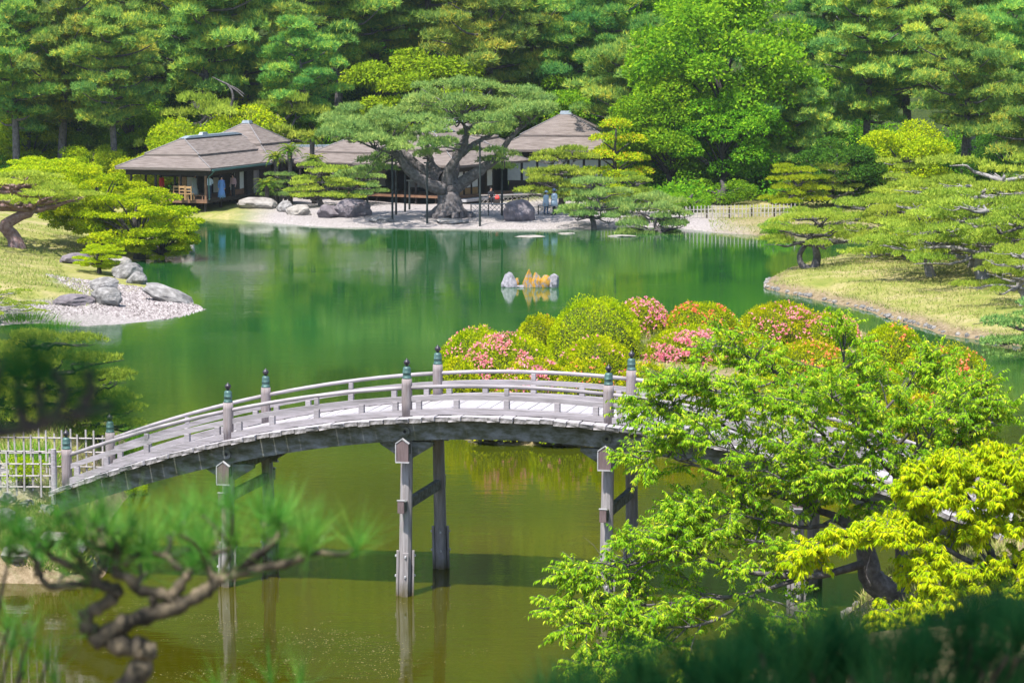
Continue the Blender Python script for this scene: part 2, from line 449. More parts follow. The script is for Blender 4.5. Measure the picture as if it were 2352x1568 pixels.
l.new(lawn.outputs[0], mm.inputs[1]); l.new(lawn2.outputs[0], mm.inputs[2])
grv = ramp(n, l, t3.outputs[0], [(0.33, (0.104, 0.088, 0.084)), (0.47, (0.232, 0.208, 0.2)), (0.60, (0.312, 0.284, 0.276)), (0.72, (0.384, 0.36, 0.352))])
sol = ramp(n, l, t2.outputs[0], [(0.3, (0.08, 0.06, 0.032)), (0.5, (0.176, 0.132, 0.08)), (0.72, (0.272, 0.216, 0.144))])
fst = ramp(n, l, t2.outputs[0], [(0.3, (0.016, 0.028, 0.0096)), (0.6, (0.04, 0.06, 0.016)), (0.8, (0.08, 0.072, 0.032))])
cur = mm.outputs[0]
for nm, c in (("soil", sol), ("forest", fst), ("gravel", grv)):
    mx = n.new("ShaderNodeMixRGB"); l.new(attr(nm).outputs['Fac'], mx.inputs[0]); l.new(cur, mx.inputs[1]); l.new(c.outputs[0], mx.inputs[2]); cur = mx.outputs[0]
l.new(cur, b.inputs['Base Color'])
bp = n.new("ShaderNodeBump"); bp.inputs['Strength'].default_value = 0.7; bp.inputs['Distance'].default_value = 0.06
l.new(t3.outputs[0], bp.inputs['Height']); l.new(bp.outputs[0], b.inputs['Normal'])
gme = raw_mesh("ground", np.stack([GX, GY, GZ], -1).reshape(-1, 3), quads, gm, smooth=True)
for nm, arr in (("gravel", gravel), ("soil", soil), ("forest", forest)):
    a = gme.attributes.new(nm, 'FLOAT', 'POINT'); a.data.foreach_set('value', arr.ravel().astype(np.float32))
ground = tag(link(bpy.data.objects.new("ground", gme)), 'banks, lawns and wooded hill around the garden pond', None, None, 'structure')

# ---------------------------------------------------------------- pond water
wm, n, l = nodemat("pond_water")
b = n["Principled BSDF"]
b.inputs['Roughness'].default_value = 0.028
b.inputs['IOR'].default_value = 1.333
b.inputs['Specular IOR Level'].default_value = 0.5
tA = noise_tex(n, l, 0.06, 5, 0.6)
wc = ramp(n, l, tA.outputs[0], [(0.35, (0.026, 0.027, 0.0005)), (0.55, (0.038, 0.037, 0.0005)), (0.7, (0.052, 0.045, 0.0006))])
# forest's emerald reflection painted into the far water's colour; near water is olive
geo = n.new("ShaderNodeNewGeometry"); sx = n.new("ShaderNodeSeparateXYZ"); l.new(geo.outputs['Position'], sx.inputs[0])
md = n.new("ShaderNodeMath"); md.operation = 'MULTIPLY_ADD'; md.inputs[1].default_value = 26.0
l.new(tA.outputs[0], md.inputs[0]); l.new(sx.outputs[1], md.inputs[2])
far_fac = n.new("ShaderNodeMapRange"); far_fac.interpolation_type = 'SMOOTHSTEP'; far_fac.inputs[1].default_value = 80; far_fac.inputs[2].default_value = 128
l.new(md.outputs[0], far_fac.inputs[0])
mix_far = n.new("ShaderNodeMixRGB"); mix_far.inputs[2].default_value = (0.011, 0.066, 0.013, 1)
l.new(far_fac.outputs[0], mix_far.inputs[0]); l.new(wc.outputs[0], mix_far.inputs[1])
l.new(mix_far.outputs[0], b.inputs['Base Color'])
w1 = noise_tex(n, l, 1.0, 4, 0.6, stretch=(0.55, 1.5, 1))
w2 = noise_tex(n, l, 7.0, 3, 0.6, stretch=(0.5, 1.4, 1))
w3 = noise_tex(n, l, 0.09, 3, 0.5)
mk_ = n.new("ShaderNodeMapRange"); mk_.inputs[1].default_value = 0.42; mk_.inputs[2].default_value = 0.62; mk_.inputs[3].default_value = 0.25; mk_.inputs[4].default_value = 1.0
l.new(w3.outputs[0], mk_.inputs[0])
ad = n.new("ShaderNodeMath"); ad.operation = 'MULTIPLY_ADD'; ad.inputs[1].default_value = 0.16
l.new(w2.outputs[0], ad.inputs[0]); l.new(w1.outputs[0], ad.inputs[2])
ml = n.new("ShaderNodeMath"); ml.operation = 'MULTIPLY'
l.new(ad.outputs[0], ml.inputs[0]); l.new(mk_.outputs[0], ml.inputs[1])
bp = n.new("ShaderNodeBump"); bp.inputs['Strength'].default_value = 0.24; bp.inputs['Distance'].default_value = 0.05
l.new(ml.outputs[0], bp.inputs['Height']); l.new(bp.outputs[0], b.inputs['Normal'])
water = mk("pond_water", [(-300, 35, 0), (300, 35, 0), (300, 205, 0), (-300, 205, 0)], [(0, 1, 2, 3)], wm)
tag(water, 'still green pond with soft reflections of the trees', None, None, 'structure')
# ---------------------------------------------------------------- the arched bridge
BR = empty("arched_bridge", (*at_y(935, 965, 58.2)[:2], 0), -math.radians(13.5))
tag(BR, 'arched grey wooden footbridge with round posts and dark green caps', 'bridge')
def dz(s): return 4.15 - 0.018 * (s - 2.3) ** 2
def dslope(s): return math.atan(-0.036 * (s - 2.3))
S0, S1, TW = -8.55, 13.35, 2.66
def sweep(prof, s0, s1, t, zoff, step=0.45, taper_end=False):
    """a beam that follows the arch; prof: (dt, dz) outline"""
    ns = max(2, int((s1 - s0) / step)); V = []; F = []; k = len(prof)
    for i in range(ns + 1):
        s = s0 + (s1 - s0) * i / ns; a = dslope(s)
        for (dt, d) in prof:
            V.append((s - math.sin(a) * (d + zoff), t + dt, dz(s) + math.cos(a) * (d + zoff)))
    for i in range(ns):
        for j in range(k):
            j2 = (j + 1) % k
            F.append((i * k + j, (i + 1) * k + j, (i + 1) * k + j2, i * k + j2))
    F.append(tuple(range(k))); F.append(tuple(range(ns * k + k - 1, ns * k - 1, -1)))
    return V, F
def rect(w, h): return [(-w / 2, -h / 2), (w / 2, -h / 2), (w / 2, h / 2), (-w / 2, h / 2)]
def circ(r_, n=10): return [(r_ * math.cos(2 * math.pi * k / n), r_ * math.sin(2 * math.pi * k / n)) for k in range(n)]
rng = random.Random(4)
ENDGRAIN = surf("plank_end_grain", [(0.30, (0.07, 0.065, 0.055)), (0.46, (0.17, 0.158, 0.155)), (0.62, (0.27, 0.25, 0.255)), (0.78, (0.36, 0.335, 0.345))], 9.0, 0.9, 0.6, 30, objvar=0.12)
LEGSTAIN = surf("pier_wood_with_tide_mark", [(0.25, (0.15, 0.122, 0.118)), (0.5, (0.24, 0.22, 0.22)), (0.75, (0.33, 0.305, 0.305))], 2.5, 0.85, 0.5, 16, stretch=(8, 8, 0.5), objvar=0.1)
def tide(m):
    n, l = m.node_tree.nodes, m.node_tree.links
    b = n["Principled BSDF"]; src = b.inputs['Base Color'].links[0].from_socket
    tc = n.new("ShaderNodeTexCoord"); sp_ = n.new("ShaderNodeSeparateXYZ"); l.new(tc.outputs['Object'], sp_.inputs[0])
    t = noise_tex(n, l, 7.0, 4, 0.7, stretch=(1, 1, 0.4))
    ad = n.new("ShaderNodeMath"); ad.operation = 'MULTIPLY_ADD'; ad.inputs[1].default_value = -0.5; l.new(t.outputs[0], ad.inputs[0]); l.new(sp_.outputs[2], ad.inputs[2])
    mr = n.new("ShaderNodeMapRange"); mr.inputs[1].default_value = -0.22; mr.inputs[2].default_value = 0.10; mr.inputs[3].default_value = 0.85; mr.inputs[4].default_value = 0.0
    l.new(ad.outputs[0], mr.inputs[0])
    mx = n.new("ShaderNodeMixRGB"); mx.inputs[2].default_value = (0.075, 0.06, 0.02, 1)
    l.new(mr.outputs[0], mx.inputs[0]); l.new(src, mx.inputs[1]); l.new(mx.outputs[0], b.inputs['Base Color'])
tide(LEGSTAIN)
pm = []
for v in range(4):
    mb = MB()
    mb.box((0, 0, 0), (0.296, TW + 0.78 + 0.05 * v, 0.105), bev=0.012)
    for i, q in enumerate(mb.V):                           # worn, uneven ends
        if abs(q[1]) > 1.5:
            mb.V[i] = (q[0] + rng.uniform(-.006, .006), q[1] + rng.uniform(-.03, .03), q[2] + rng.uniform(-.012, .012))
    me_ = mb.mesh("plank", DECKWOOD); me_.materials.append(ENDGRAIN)
    for p_ in me_.polygons:
        if abs(p_.normal.y) > 0.6: p_.material_index = 1
    pm.append(me_)
s = S0 + 0.15
while s < S1:
    put("plank", pm[rng.randrange(4)], BR, (s, TW / 2 + rng.uniform(-.03, .03), dz(s) - 0.052 + rng.uniform(-.006, .006)), (0, -dslope(s), rng.uniform(-.004, .004)))
    s += 0.30
for t, w in ((-0.02, 0.24), (TW / 2, 0.26), (TW + 0.02, 0.24)):
    mk("girder", *sweep(rect(w, 0.42), S0, S1, t, -0.335), GIRDER, BR)
POSTS = [-8.24, -4.25, 0.0, 4.62, 8.85, 13.06]
RAILS = {}
for side, t in ((-1, 0.0), (1, TW)):
    mk("kerb_beam", *sweep(rect(0.15, 0.13), S0 + 0.25, S1 - 0.15, t, 0.075), GREYWOOD, BR)
    for i in range(len(POSTS) - 1):
        a, b_ = POSTS[i] + 0.05, POSTS[i + 1] - 0.05
        for zo, nm_, pr_ in ((0.385, "middle_rail", rect(0.075, 0.115)), (0.635, "top_rail", circ(0.046))):
            mk(nm_, *sweep(pr_, a + math.sin(dslope(a)) * zo, b_ + math.sin(dslope(b_)) * zo, t, zo), GREYWOOD, BR, smooth=(nm_ == "top_rail"))
        L = POSTS[i + 1] - POSTS[i]
        for f, hh in ((0.035, 0), (0.25, 0), (0.5, 1), (0.75, 0), (0.965, 0)):
            sp = POSTS[i] + L * f + (0.12 if f < 0.1 else (-0.12 if f > 0.9 else 0))
            mb = MB().box((0, 0, 0.235), (0.125, 0.11, 0.21), bev=0.008)
            if hh: mb.box((0, 0, 0.52), (0.105, 0.085, 0.165), bev=0.008)
            mb.build("strut", GREYWOOD, BR).location = (sp, t, dz(sp))
postm = MB().lathe([(0.118, -0.12), (0.120, 0.3), (0.119, 0.70), (0.114, 0.845)], 18).mesh("post", POSTWOOD, True)
capm = MB().lathe([(0.100, 0), (0.104, 0.005), (0.104, 0.035), (0.092, 0.042), (0.092, 0.115), (0.097, 0.12), (0.097, 0.145), (0.091, 0.15), (0.091, 0.215), (0.086, 0.245), (0.066, 0.268), (0.040, 0.28)], 18).mesh("cap", VERDIGRIS, True)
knobm = MB().lathe([(0.034, 0), (0.032, 0.022), (0.046, 0.034), (0.066, 0.056), (0.074, 0.085), (0.068, 0.112), (0.048, 0.135), (0.026, 0.15), (0.012, 0.168), (0.003, 0.19)], 16).mesh("knob", DARKBRONZE, True)
for sp in POSTS:
    for t in (0.0, TW):
        p = put("post", postm, BR, (sp, t, dz(sp)), (0, 0, rng.uniform(0, 6)))
        c = put("cap", capm, p, (0, 0, 0.845))
        put("knob", knobm, p, (0, 0, 0.845 + 0.28))
# piers
for sp in POSTS[1:5]:
    zt = dz(sp) - 0.55
    for sg, t in ((-1, 0.0), (1, TW)):
        tb = t + sg * 0.26                                   # legs spread towards the water
        n8 = 10
        P0 = np.array([sp, t, zt - 0.0]); P1 = np.array([sp, tb + sg * 0.08, -1.2])
        V, F = tube([P0, P0 * .5 + P1 * .5, P1], [0.135, 0.145, 0.155], n8)
        leg = mk("leg", V, F, LEGSTAIN, BR, smooth=False)
        def on_leg(z): 
            k = (zt - z) / (zt + 1.2)
            return P0 * (1 - k) + P1 * k
        for q in range(4):                                   # guard boards bolted round the foot
            a = q * math.pi / 2 + 0.28
            c0, c1 = on_leg(1.02 - 0.03 * (q % 2)), on_leg(-0.6)
            off = np.array([math.cos(a), math.sin(a), 0]) * 0.175
            mb = MB()
            Mz = Matrix.Rotation(a, 4, 'Z')
            tilt = math.atan2(c1[1] - c0[1], c0[2] - c1[2])
            Mt = Matrix.Rotation(-tilt, 4, 'X').inverted() if False else Matrix.Rotation(tilt, 4, 'X')
            mb.box((c0 + c1) / 2 + off, (0.055, 0.135, np.linalg.norm(c0 - c1)), Mt @ Mz, bev=0.006)
            gb = mb.build("guard_board", LEGSTAIN, leg)
            for zz in (0.9, 0.45):
                pc = on_leg(zz) + np.array([math.cos(a), math.sin(a), 0]) * 0.213
                MB().lathe([(0.022, -0.02), (0.022, 0.02), (0.012, 0.03)], 8, pc).build("bolt", STEEL, leg)
        # brackets from the leg head up to the girder
        for sg2 in (-1, 1):
            mb = MB()
            mb.add([(sp + sg2 * 0.1, t - 0.06, zt - 0.42), (sp + sg2 * 0.1, t + 0.06, zt - 0.42), (sp + sg2 * 0.1, t + 0.06, zt - 0.02), (sp + sg2 * 0.1, t - 0.06, zt - 0.02),
                    (sp + sg2 * 0.62, t - 0.06, zt - 0.10), (sp + sg2 * 0.62, t + 0.06, zt - 0.10), (sp + sg2 * 0.62, t + 0.06, zt - 0.02), (sp + sg2 * 0.62, t - 0.06, zt - 0.02)],
                   [(0, 1, 2, 3), (4, 7, 6, 5), (0, 4, 5, 1), (3, 2, 6, 7), (0, 3, 7, 4), (1, 5, 6, 2)])
            mb.build("bracket", GIRDER, BR)
    cb = MB().box((sp, TW / 2, zt - 0.16), (0.22, TW + 0.62, 0.26), bev=0.01).build("cross_beam", GIRDER, BR)
    for t in (-0.36, TW + 0.36):
        sg = -1 if t < 0 else 1
        V = []; F = []
        prof = [(-0.14, -0.38), (0.14, -0.38), (0.14, 0.02), (0.0, 0.12), (-0.14, 0.02)]
        for y in (0, 0.05 * sg):
            V += [(sp + a, t + y, zt + z - 0.05) for a, z in prof]
        F = [tuple(range(5)), tuple(range(9, 4, -1))] + [(j, 5 + j, 5 + (j + 1) % 5, (j + 1) % 5) for j in range(5)]
        mk("end_cover", V, F, BROWNBOARD, cb)
        fr = MB()                                            # pale frame round the cover board
        fr.box((sp, t + 0.025 * sg, zt - 0.445), (0.32, 0.075, 0.03))
        fr.box((sp - 0.152, t + 0.025 * sg, zt - 0.235), (0.022, 0.075, 0.38))
        fr.box((sp - 0.075, t + 0.025 * sg, zt + 0.035), (0.20, 0.075, 0.022), Matrix.Rotation(-0.62, 4, 'Y'))
        fr.box((sp + 0.075, t + 0.025 * sg, zt + 0.035), (0.20, 0.075, 0.022), Matrix.Rotation(0.62, 4, 'Y'))
        fr.build("cover_frame", PALEBOARD, cb)
        MB().tube([(sp, t * 0.0 + (0 if sg < 0 else TW) + sg * 0.12, dz(sp) - 0.33), (sp, (0 if sg < 0 else TW) + sg * 0.19, dz(sp) - 0.33)], [0.115, 0.11], 14).build("beam_end", GIRDER, BR)
        MB().tube([(sp, (0 if sg < 0 else TW) + sg * 0.185, dz(sp) - 0.33), (sp, (0 if sg < 0 else TW) + sg * 0.205, dz(sp) - 0.33)], [0.04, 0.035], 10).build("bolt", TIE, BR)
    zb = 2.05
    tbm = MB().box((sp, TW / 2, zb), (0.13, TW + 0.92, 0.24), bev=0.01).build("tie_beam", GIRDER, BR)
    for sg, t in ((-1, -0.30), (1, TW + 0.30)):
        MB().box((sp - 0.02, t - 0.0 + sg * 0.17, zb), (0.155, 0.035, 0.28), bev=0.006).build("end_cover", BROWNBOARD, tbm)
        MB().box((sp - 0.02, t + sg * 0.165, zb + 0.155), (0.18, 0.06, 0.02)).build("cover_frame", PALEBOARD, tbm)
# ---------------------------------------------------------------- foliage
PINE_FAR = leafmat("far_pine_needles", [(0.0, (0.10, 0.24, 0.06)), (0.4, (0.22, 0.39, 0.07)), (0.7, (0.39, 0.51, 0.075)), (1.0, (0.66, 0.64, 0.08))], 0.42, hue=0.028, val=0.22)
PINE_BLUE = leafmat("blue_green_pine_needles", [(0.0, (0.12, 0.24, 0.07)), (0.5, (0.24, 0.37, 0.09)), (1.0, (0.40, 0.48, 0.11))], 0.3, hue=0.01, val=0.1)
PINE_LIME = leafmat("lime_pine_needles", [(0.0, (0.18, 0.28, 0.03)), (0.5, (0.34, 0.44, 0.05)), (1.0, (0.52, 0.56, 0.075))], 0.35, hue=0.012, val=0.12)
PINE_GOLD = leafmat("golden_pine_needles", [(0.0, (0.18, 0.28, 0.012)), (0.5, (0.33, 0.42, 0.015)), (1.0, (0.50, 0.52, 0.02))], 0.35, hue=0.01, val=0.08)
LEAF_GREEN = leafmat("bright_green_leaves", [(0.0, (0.06, 0.19, 0.010)), (0.5, (0.16, 0.34, 0.014)), (1.0, (0.35, 0.50, 0.02))], 0.45, hue=0.012, val=0.1)
LEAF_LIME = leafmat("yellow_green_leaves", [(0.0, (0.15, 0.28, 0.006)), (0.5, (0.34, 0.45, 0.009)), (1.0, (0.60, 0.60, 0.012))], 0.45, hue=0.01, val=0.1)
LEAF_GOLD = leafmat("golden_leaves", [(0.0, (0.13, 0.22, 0.008)), (0.5, (0.24, 0.33, 0.012)), (1.0, (0.38, 0.42, 0.018))], 0.4, hue=0.01, val=0.1)
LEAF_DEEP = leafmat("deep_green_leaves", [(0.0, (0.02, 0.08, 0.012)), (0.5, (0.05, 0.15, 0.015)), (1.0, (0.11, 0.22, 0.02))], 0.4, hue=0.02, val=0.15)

class Fol:
    """collects the blades or leaves of one crown"""
    def __init__(s, seed):
        s.g = np.random.default_rng(seed); s.V = []; s.F = []; s.R = []; s.n = 0; s.mi = []
    def blades(s, C, D, L, w, r):
        N = len(C); g = s.g
        S = nrm(np.cross(D, g.normal(size=(N, 3))))
        w = np.broadcast_to(w, (N,))[:, None]; L = np.broadcast_to(L, (N,))[:, None]
        V = np.stack([C - S * w / 2, C + S * w / 2, C + D * L], 1).reshape(-1, 3)
        s.V.append(V); s.F.append(np.arange(3 * N).reshape(N, 3) + s.n); s.n += 3 * N
        s.R.append(np.clip(np.broadcast_to(r, (N,)), 0, 1))
        return s
    def leaves(s, C, D, L, w, r, flat=None, curl=0.0):
        N = len(C); g = s.g
        if flat is None:
            S = nrm(np.cross(D, g.normal(size=(N, 3))))
        else:
            S = nrm(np.cross(D, nrm(flat + 0.5 * g.normal(size=(N, 3)))))
        w = np.broadcast_to(w, (N,))[:, None]; L = np.broadcast_to(L, (N,))[:, None]
        Nn = np.cross(S, D)
        M = C + D * L * 0.45
        T = C + D * L - Nn * 0 - np.array([0, 0, 1.0]) * curl * L
        V = np.stack([C, M + S * w / 2, T, M - S * w / 2], 1).reshape(-1, 3)
        b = np.arange(N) * 4 + s.n
        s.V.append(V); s.F.append(np.stack([b, b + 1, b + 2], 1)); s.F.append(np.stack([b, b + 2, b + 3], 1)); s.n += 4 * N
        rr = np.clip(np.broadcast_to(r, (N,)), 0, 1); s.R.append(rr); s.R.append(rr)
        return s
    def pine_pad(s, c, rx, ry, rz, n, nb=5, L=0.34, w=0.06, spread=0.7, up=0.5, lower=-0.25, r0=0.45, rv=0.22, rot=0.0):
        g = s.g
        u = nrm(g.normal(size=(int(n * 1.7), 3))); u = u[u[:, 2] > lower][:n]
        k = len(u); rad = 0.72 + 0.30 * g.random(k)
        lump = 1 + 0.22 * np.sin(3 * np.arctan2(u[:, 1], u[:, 0]) + g.random() * 6)
        q = u * np.array([rx, ry, rz]) * (rad * lump)[:, None]
        ca, sa = math.cos(rot), math.sin(rot)
        q = np.stack([q[:, 0] * ca - q[:, 1] * sa, q[:, 0] * sa + q[:, 1] * ca, q[:, 2]], 1)
        nm = nrm(u / np.array([rx, ry, rz])); nm = nrm(nm * (1 - up) + np.array([0, 0, up]))
        C = np.repeat(np.asarray(c) + q, nb, 0)
        D = nrm(np.repeat(nm, nb, 0) + spread * g.normal(size=(k * nb, 3)))
        cr = r0 + rv * g.normal(size=k)
        s.blades(C, D, L * (0.75 + 0.5 * g.random(k * nb)), w, np.repeat(cr, nb) + 0.08 * g.normal(size=k * nb))
        return s
    def leaf_clump(s, c, rx, ry, rz, n, L=0.32, w=0.2, r0=0.45, rv=0.2, lower=-0.6, droop=0.0):
        g = s.g
        u = nrm(g.normal(size=(int(n * 1.6), 3))); u = u[u[:, 2] > lower][:n]; k = len(u)
        rad = 0.55 + 0.5 * g.random(k) ** 0.6
        q = u * np.array([rx, ry, rz]) * rad[:, None]
        D = nrm(u * 0.6 + g.normal(size=(k, 3)) * 0.7 + np.array([0, 0, -droop]))
        s.leaves(np.asarray(c) + q, D, L * (0.7 + 0.6 * g.random(k)), w * (0.7 + 0.6 * g.random(k)), r0 + g.normal() * 0.08 + rv * g.normal(size=k), flat=nrm(u + np.array([0, 0, 0.8])))
        return s
    def mesh(s, name, mats):
        V = np.concatenate(s.V); F = np.concatenate(s.F)
        # faces were appended in step with r
        return raw_mesh(name, V, F, mats, r=np.concatenate(s.R))
class Wood:
    def __init__(s): s.V = []; s.F = []; s.n = 0
    def limb(s, pts, rad, n=6, k=4, knots=0.0, seed=0, rj=0.0):
        P = smooth_path(pts, k)
        if rj:
            m = len(P); base = np.interp(np.linspace(0, 1, m), np.linspace(0, 1, len(rad)), rad)
            rad = base * (1 + rj * np.random.default_rng(seed + 99).normal(size=m))
        if knots:
            g = np.random.default_rng(seed); P = P + g.normal(size=P.shape) * knots * np.linspace(0.2, 1, len(P))[:, None]
        V, F = tube(P, rad, n)
        F = [tuple(int(q) for q in f) for f in F]
        s.V.append(np.asarray(V)); s.F += [tuple(q + s.n for q in f) for f in F]; s.n += len(V)
        return P
    def mesh(s, name, mat):
        return raw_mesh(name, np.concatenate(s.V), s.F, mat, smooth=True)

def tall_pine(seed, H=16.0, R=4.3, start=0.34, mat=None, dens=1.0, bark=None, clump=1.0):
    g = np.random.default_rng(seed); w = Wood(); f = Fol(seed + 1)
    bend = g.normal(size=2) * 0.7
    tz = np.linspace(0, 1, 7)
    trunk = np.stack([bend[0] * np.sin(tz * 2.6) + g.normal(size=7) * 0.18 * tz, bend[1] * np.sin(tz * 2.2) + g.normal(size=7) * 0.18 * tz, tz * H - 0.4], 1)
    w.limb(trunk, [0.42, 0.33, 0.29, 0.25, 0.2, 0.13, 0.05], 8)
    nl = 30; az = g.random() * 6
    for i in range(nl):
        h = start + (1 - start) * (i + 0.5 * g.random()) / nl
        az += 2.4 + g.normal() * 0.35
        prof = (0.55 + 0.9 * (h - start) / (1 - start)) if h < 0.5 else (1.22 - 0.95 * ((h - 0.5) / 0.5) ** 1.7)
        ln = R * max(0.28, prof * 0.82) * (0.75 + 0.45 * g.random())
        b0 = np.array([np.interp(h, tz, trunk[:, k]) for k in range(3)])
        d = np.array([math.cos(az), math.sin(az), 0])
        rise = 0.12 + 0.35 * (h - 0.4)
        mid = b0 + d * ln * 0.55 + np.array([0, 0, ln * rise * 0.3 + g.normal() * 0.15])
        end = b0 + d * ln + np.array([0, 0, ln * rise + g.normal() * 0.25])
        w.limb([b0, mid, end], [0.15 * (1.2 - h) + 0.04, 0.085, 0.03], 5, 3)
        nc = 3 + int(ln > 2.0) + int(ln > 3.2)
        for j in range(nc):
            t = 1.0 - j * 0.20 + g.normal() * 0.06
            p = b0 * (1 - t) + end * t + np.array([0, 0, 0.15]) + g.normal(size=3) * np.array([0.5, 0.5, 0.22])
            sz = clump * (0.62 + 0.5 * g.random()) * (0.8 + 0.1 * ln)
            f.pine_pad(p, sz * 1.05, sz * 0.92, sz * 0.44, int(130 * dens * sz), 5, 0.40, 0.075, r0=0.42 + 0.15 * g.normal(), rv=0.26, rot=az, lower=-0.12, up=0.45)
    f.pine_pad(trunk[-1] + np.array([0, 0, 0.1]), 0.9, 0.9, 0.9, int(120 * dens), 5, 0.36, 0.075)
    return w.mesh("trunk", bark or BARK), f.mesh("crown", mat or PINE_FAR)

def broad_tree(seed, H=11.0, R=5.0, mat=None, nclump=70, leaf=0.24, low=0.18, bark=None, per=400, flat=0.5, csz=1.2):
    g = np.random.default_rng(seed); w = Wood(); f = Fol(seed + 1)
    w.limb([(0, 0, -0.4), (0.15, 0.1, H * 0.25), (-0.1, 0.2, H * 0.55), (0.1, 0, H * 0.85)], [0.4, 0.3, 0.2, 0.06], 8)
    cz = H * (0.5 + low * 0.5); rz = H * (0.5 - low * 0.5)
    for i in range(nclump):
        u = nrm(g.normal(size=3)); rad = 0.55 + 0.45 * g.random() ** 0.5
        p = np.array([u[0] * R * rad, u[1] * R * rad, cz + u[2] * rz * rad])
        if i % 2 == 0:
            hb = max(H * 0.2, p[2] - 2.5 - g.random() * 1.5); hb = min(hb, H * 0.7)
            w.limb([(0, 0.1, hb), (p[0] * 0.5, p[1] * 0.5, (hb + p[2]) / 2 + 0.3), p], [0.10, 0.06, 0.02], 5, 3)
        sz = csz * (0.75 + 0.55 * g.random())
        f.leaf_clump(p, sz, sz, sz * flat, int(per * sz), leaf, leaf * 0.62, r0=0.45)
    return w.mesh("trunk", bark or BARKDARK), f.mesh("crown", mat or LEAF_GREEN)

def plant_tree(name, pair, loc, sc, rz, label, cat, group=None, crown="crown", wood="trunk"):
    e = empty(name, loc, rz, sc)
    put(wood, pair[0], e); put(crown, pair[1], e)
    return tag(e, label, cat, group)

PINES = [tall_pine(11 + 7 * i, 16, 4.4 + 0.3 * (i % 3), 0.36 - 0.05 * (i % 2)) for i in range(5)]
PINE_LOW = tall_pine(91, 11, 4.2, 0.16)
GREENS = [broad_tree(301, 11, 5.0, LEAF_GREEN, 76), broad_tree(333, 9, 4.4, LEAF_GREEN, 60)]
DEEPS = [broad_tree(401, 10, 4.6, LEAF_DEEP, 60), broad_tree(433, 6, 3.6, LEAF_DEEP, 46)]
LIMES = [broad_tree(351, 6, 3.4, LEAF_LIME, 46, 0.2), broad_tree(371, 4.5, 3.0, LEAF_LIME, 40, 0.2)]
GOLDB = broad_tree(391, 8, 5.0, LEAF_GOLD, 66, 0.24)

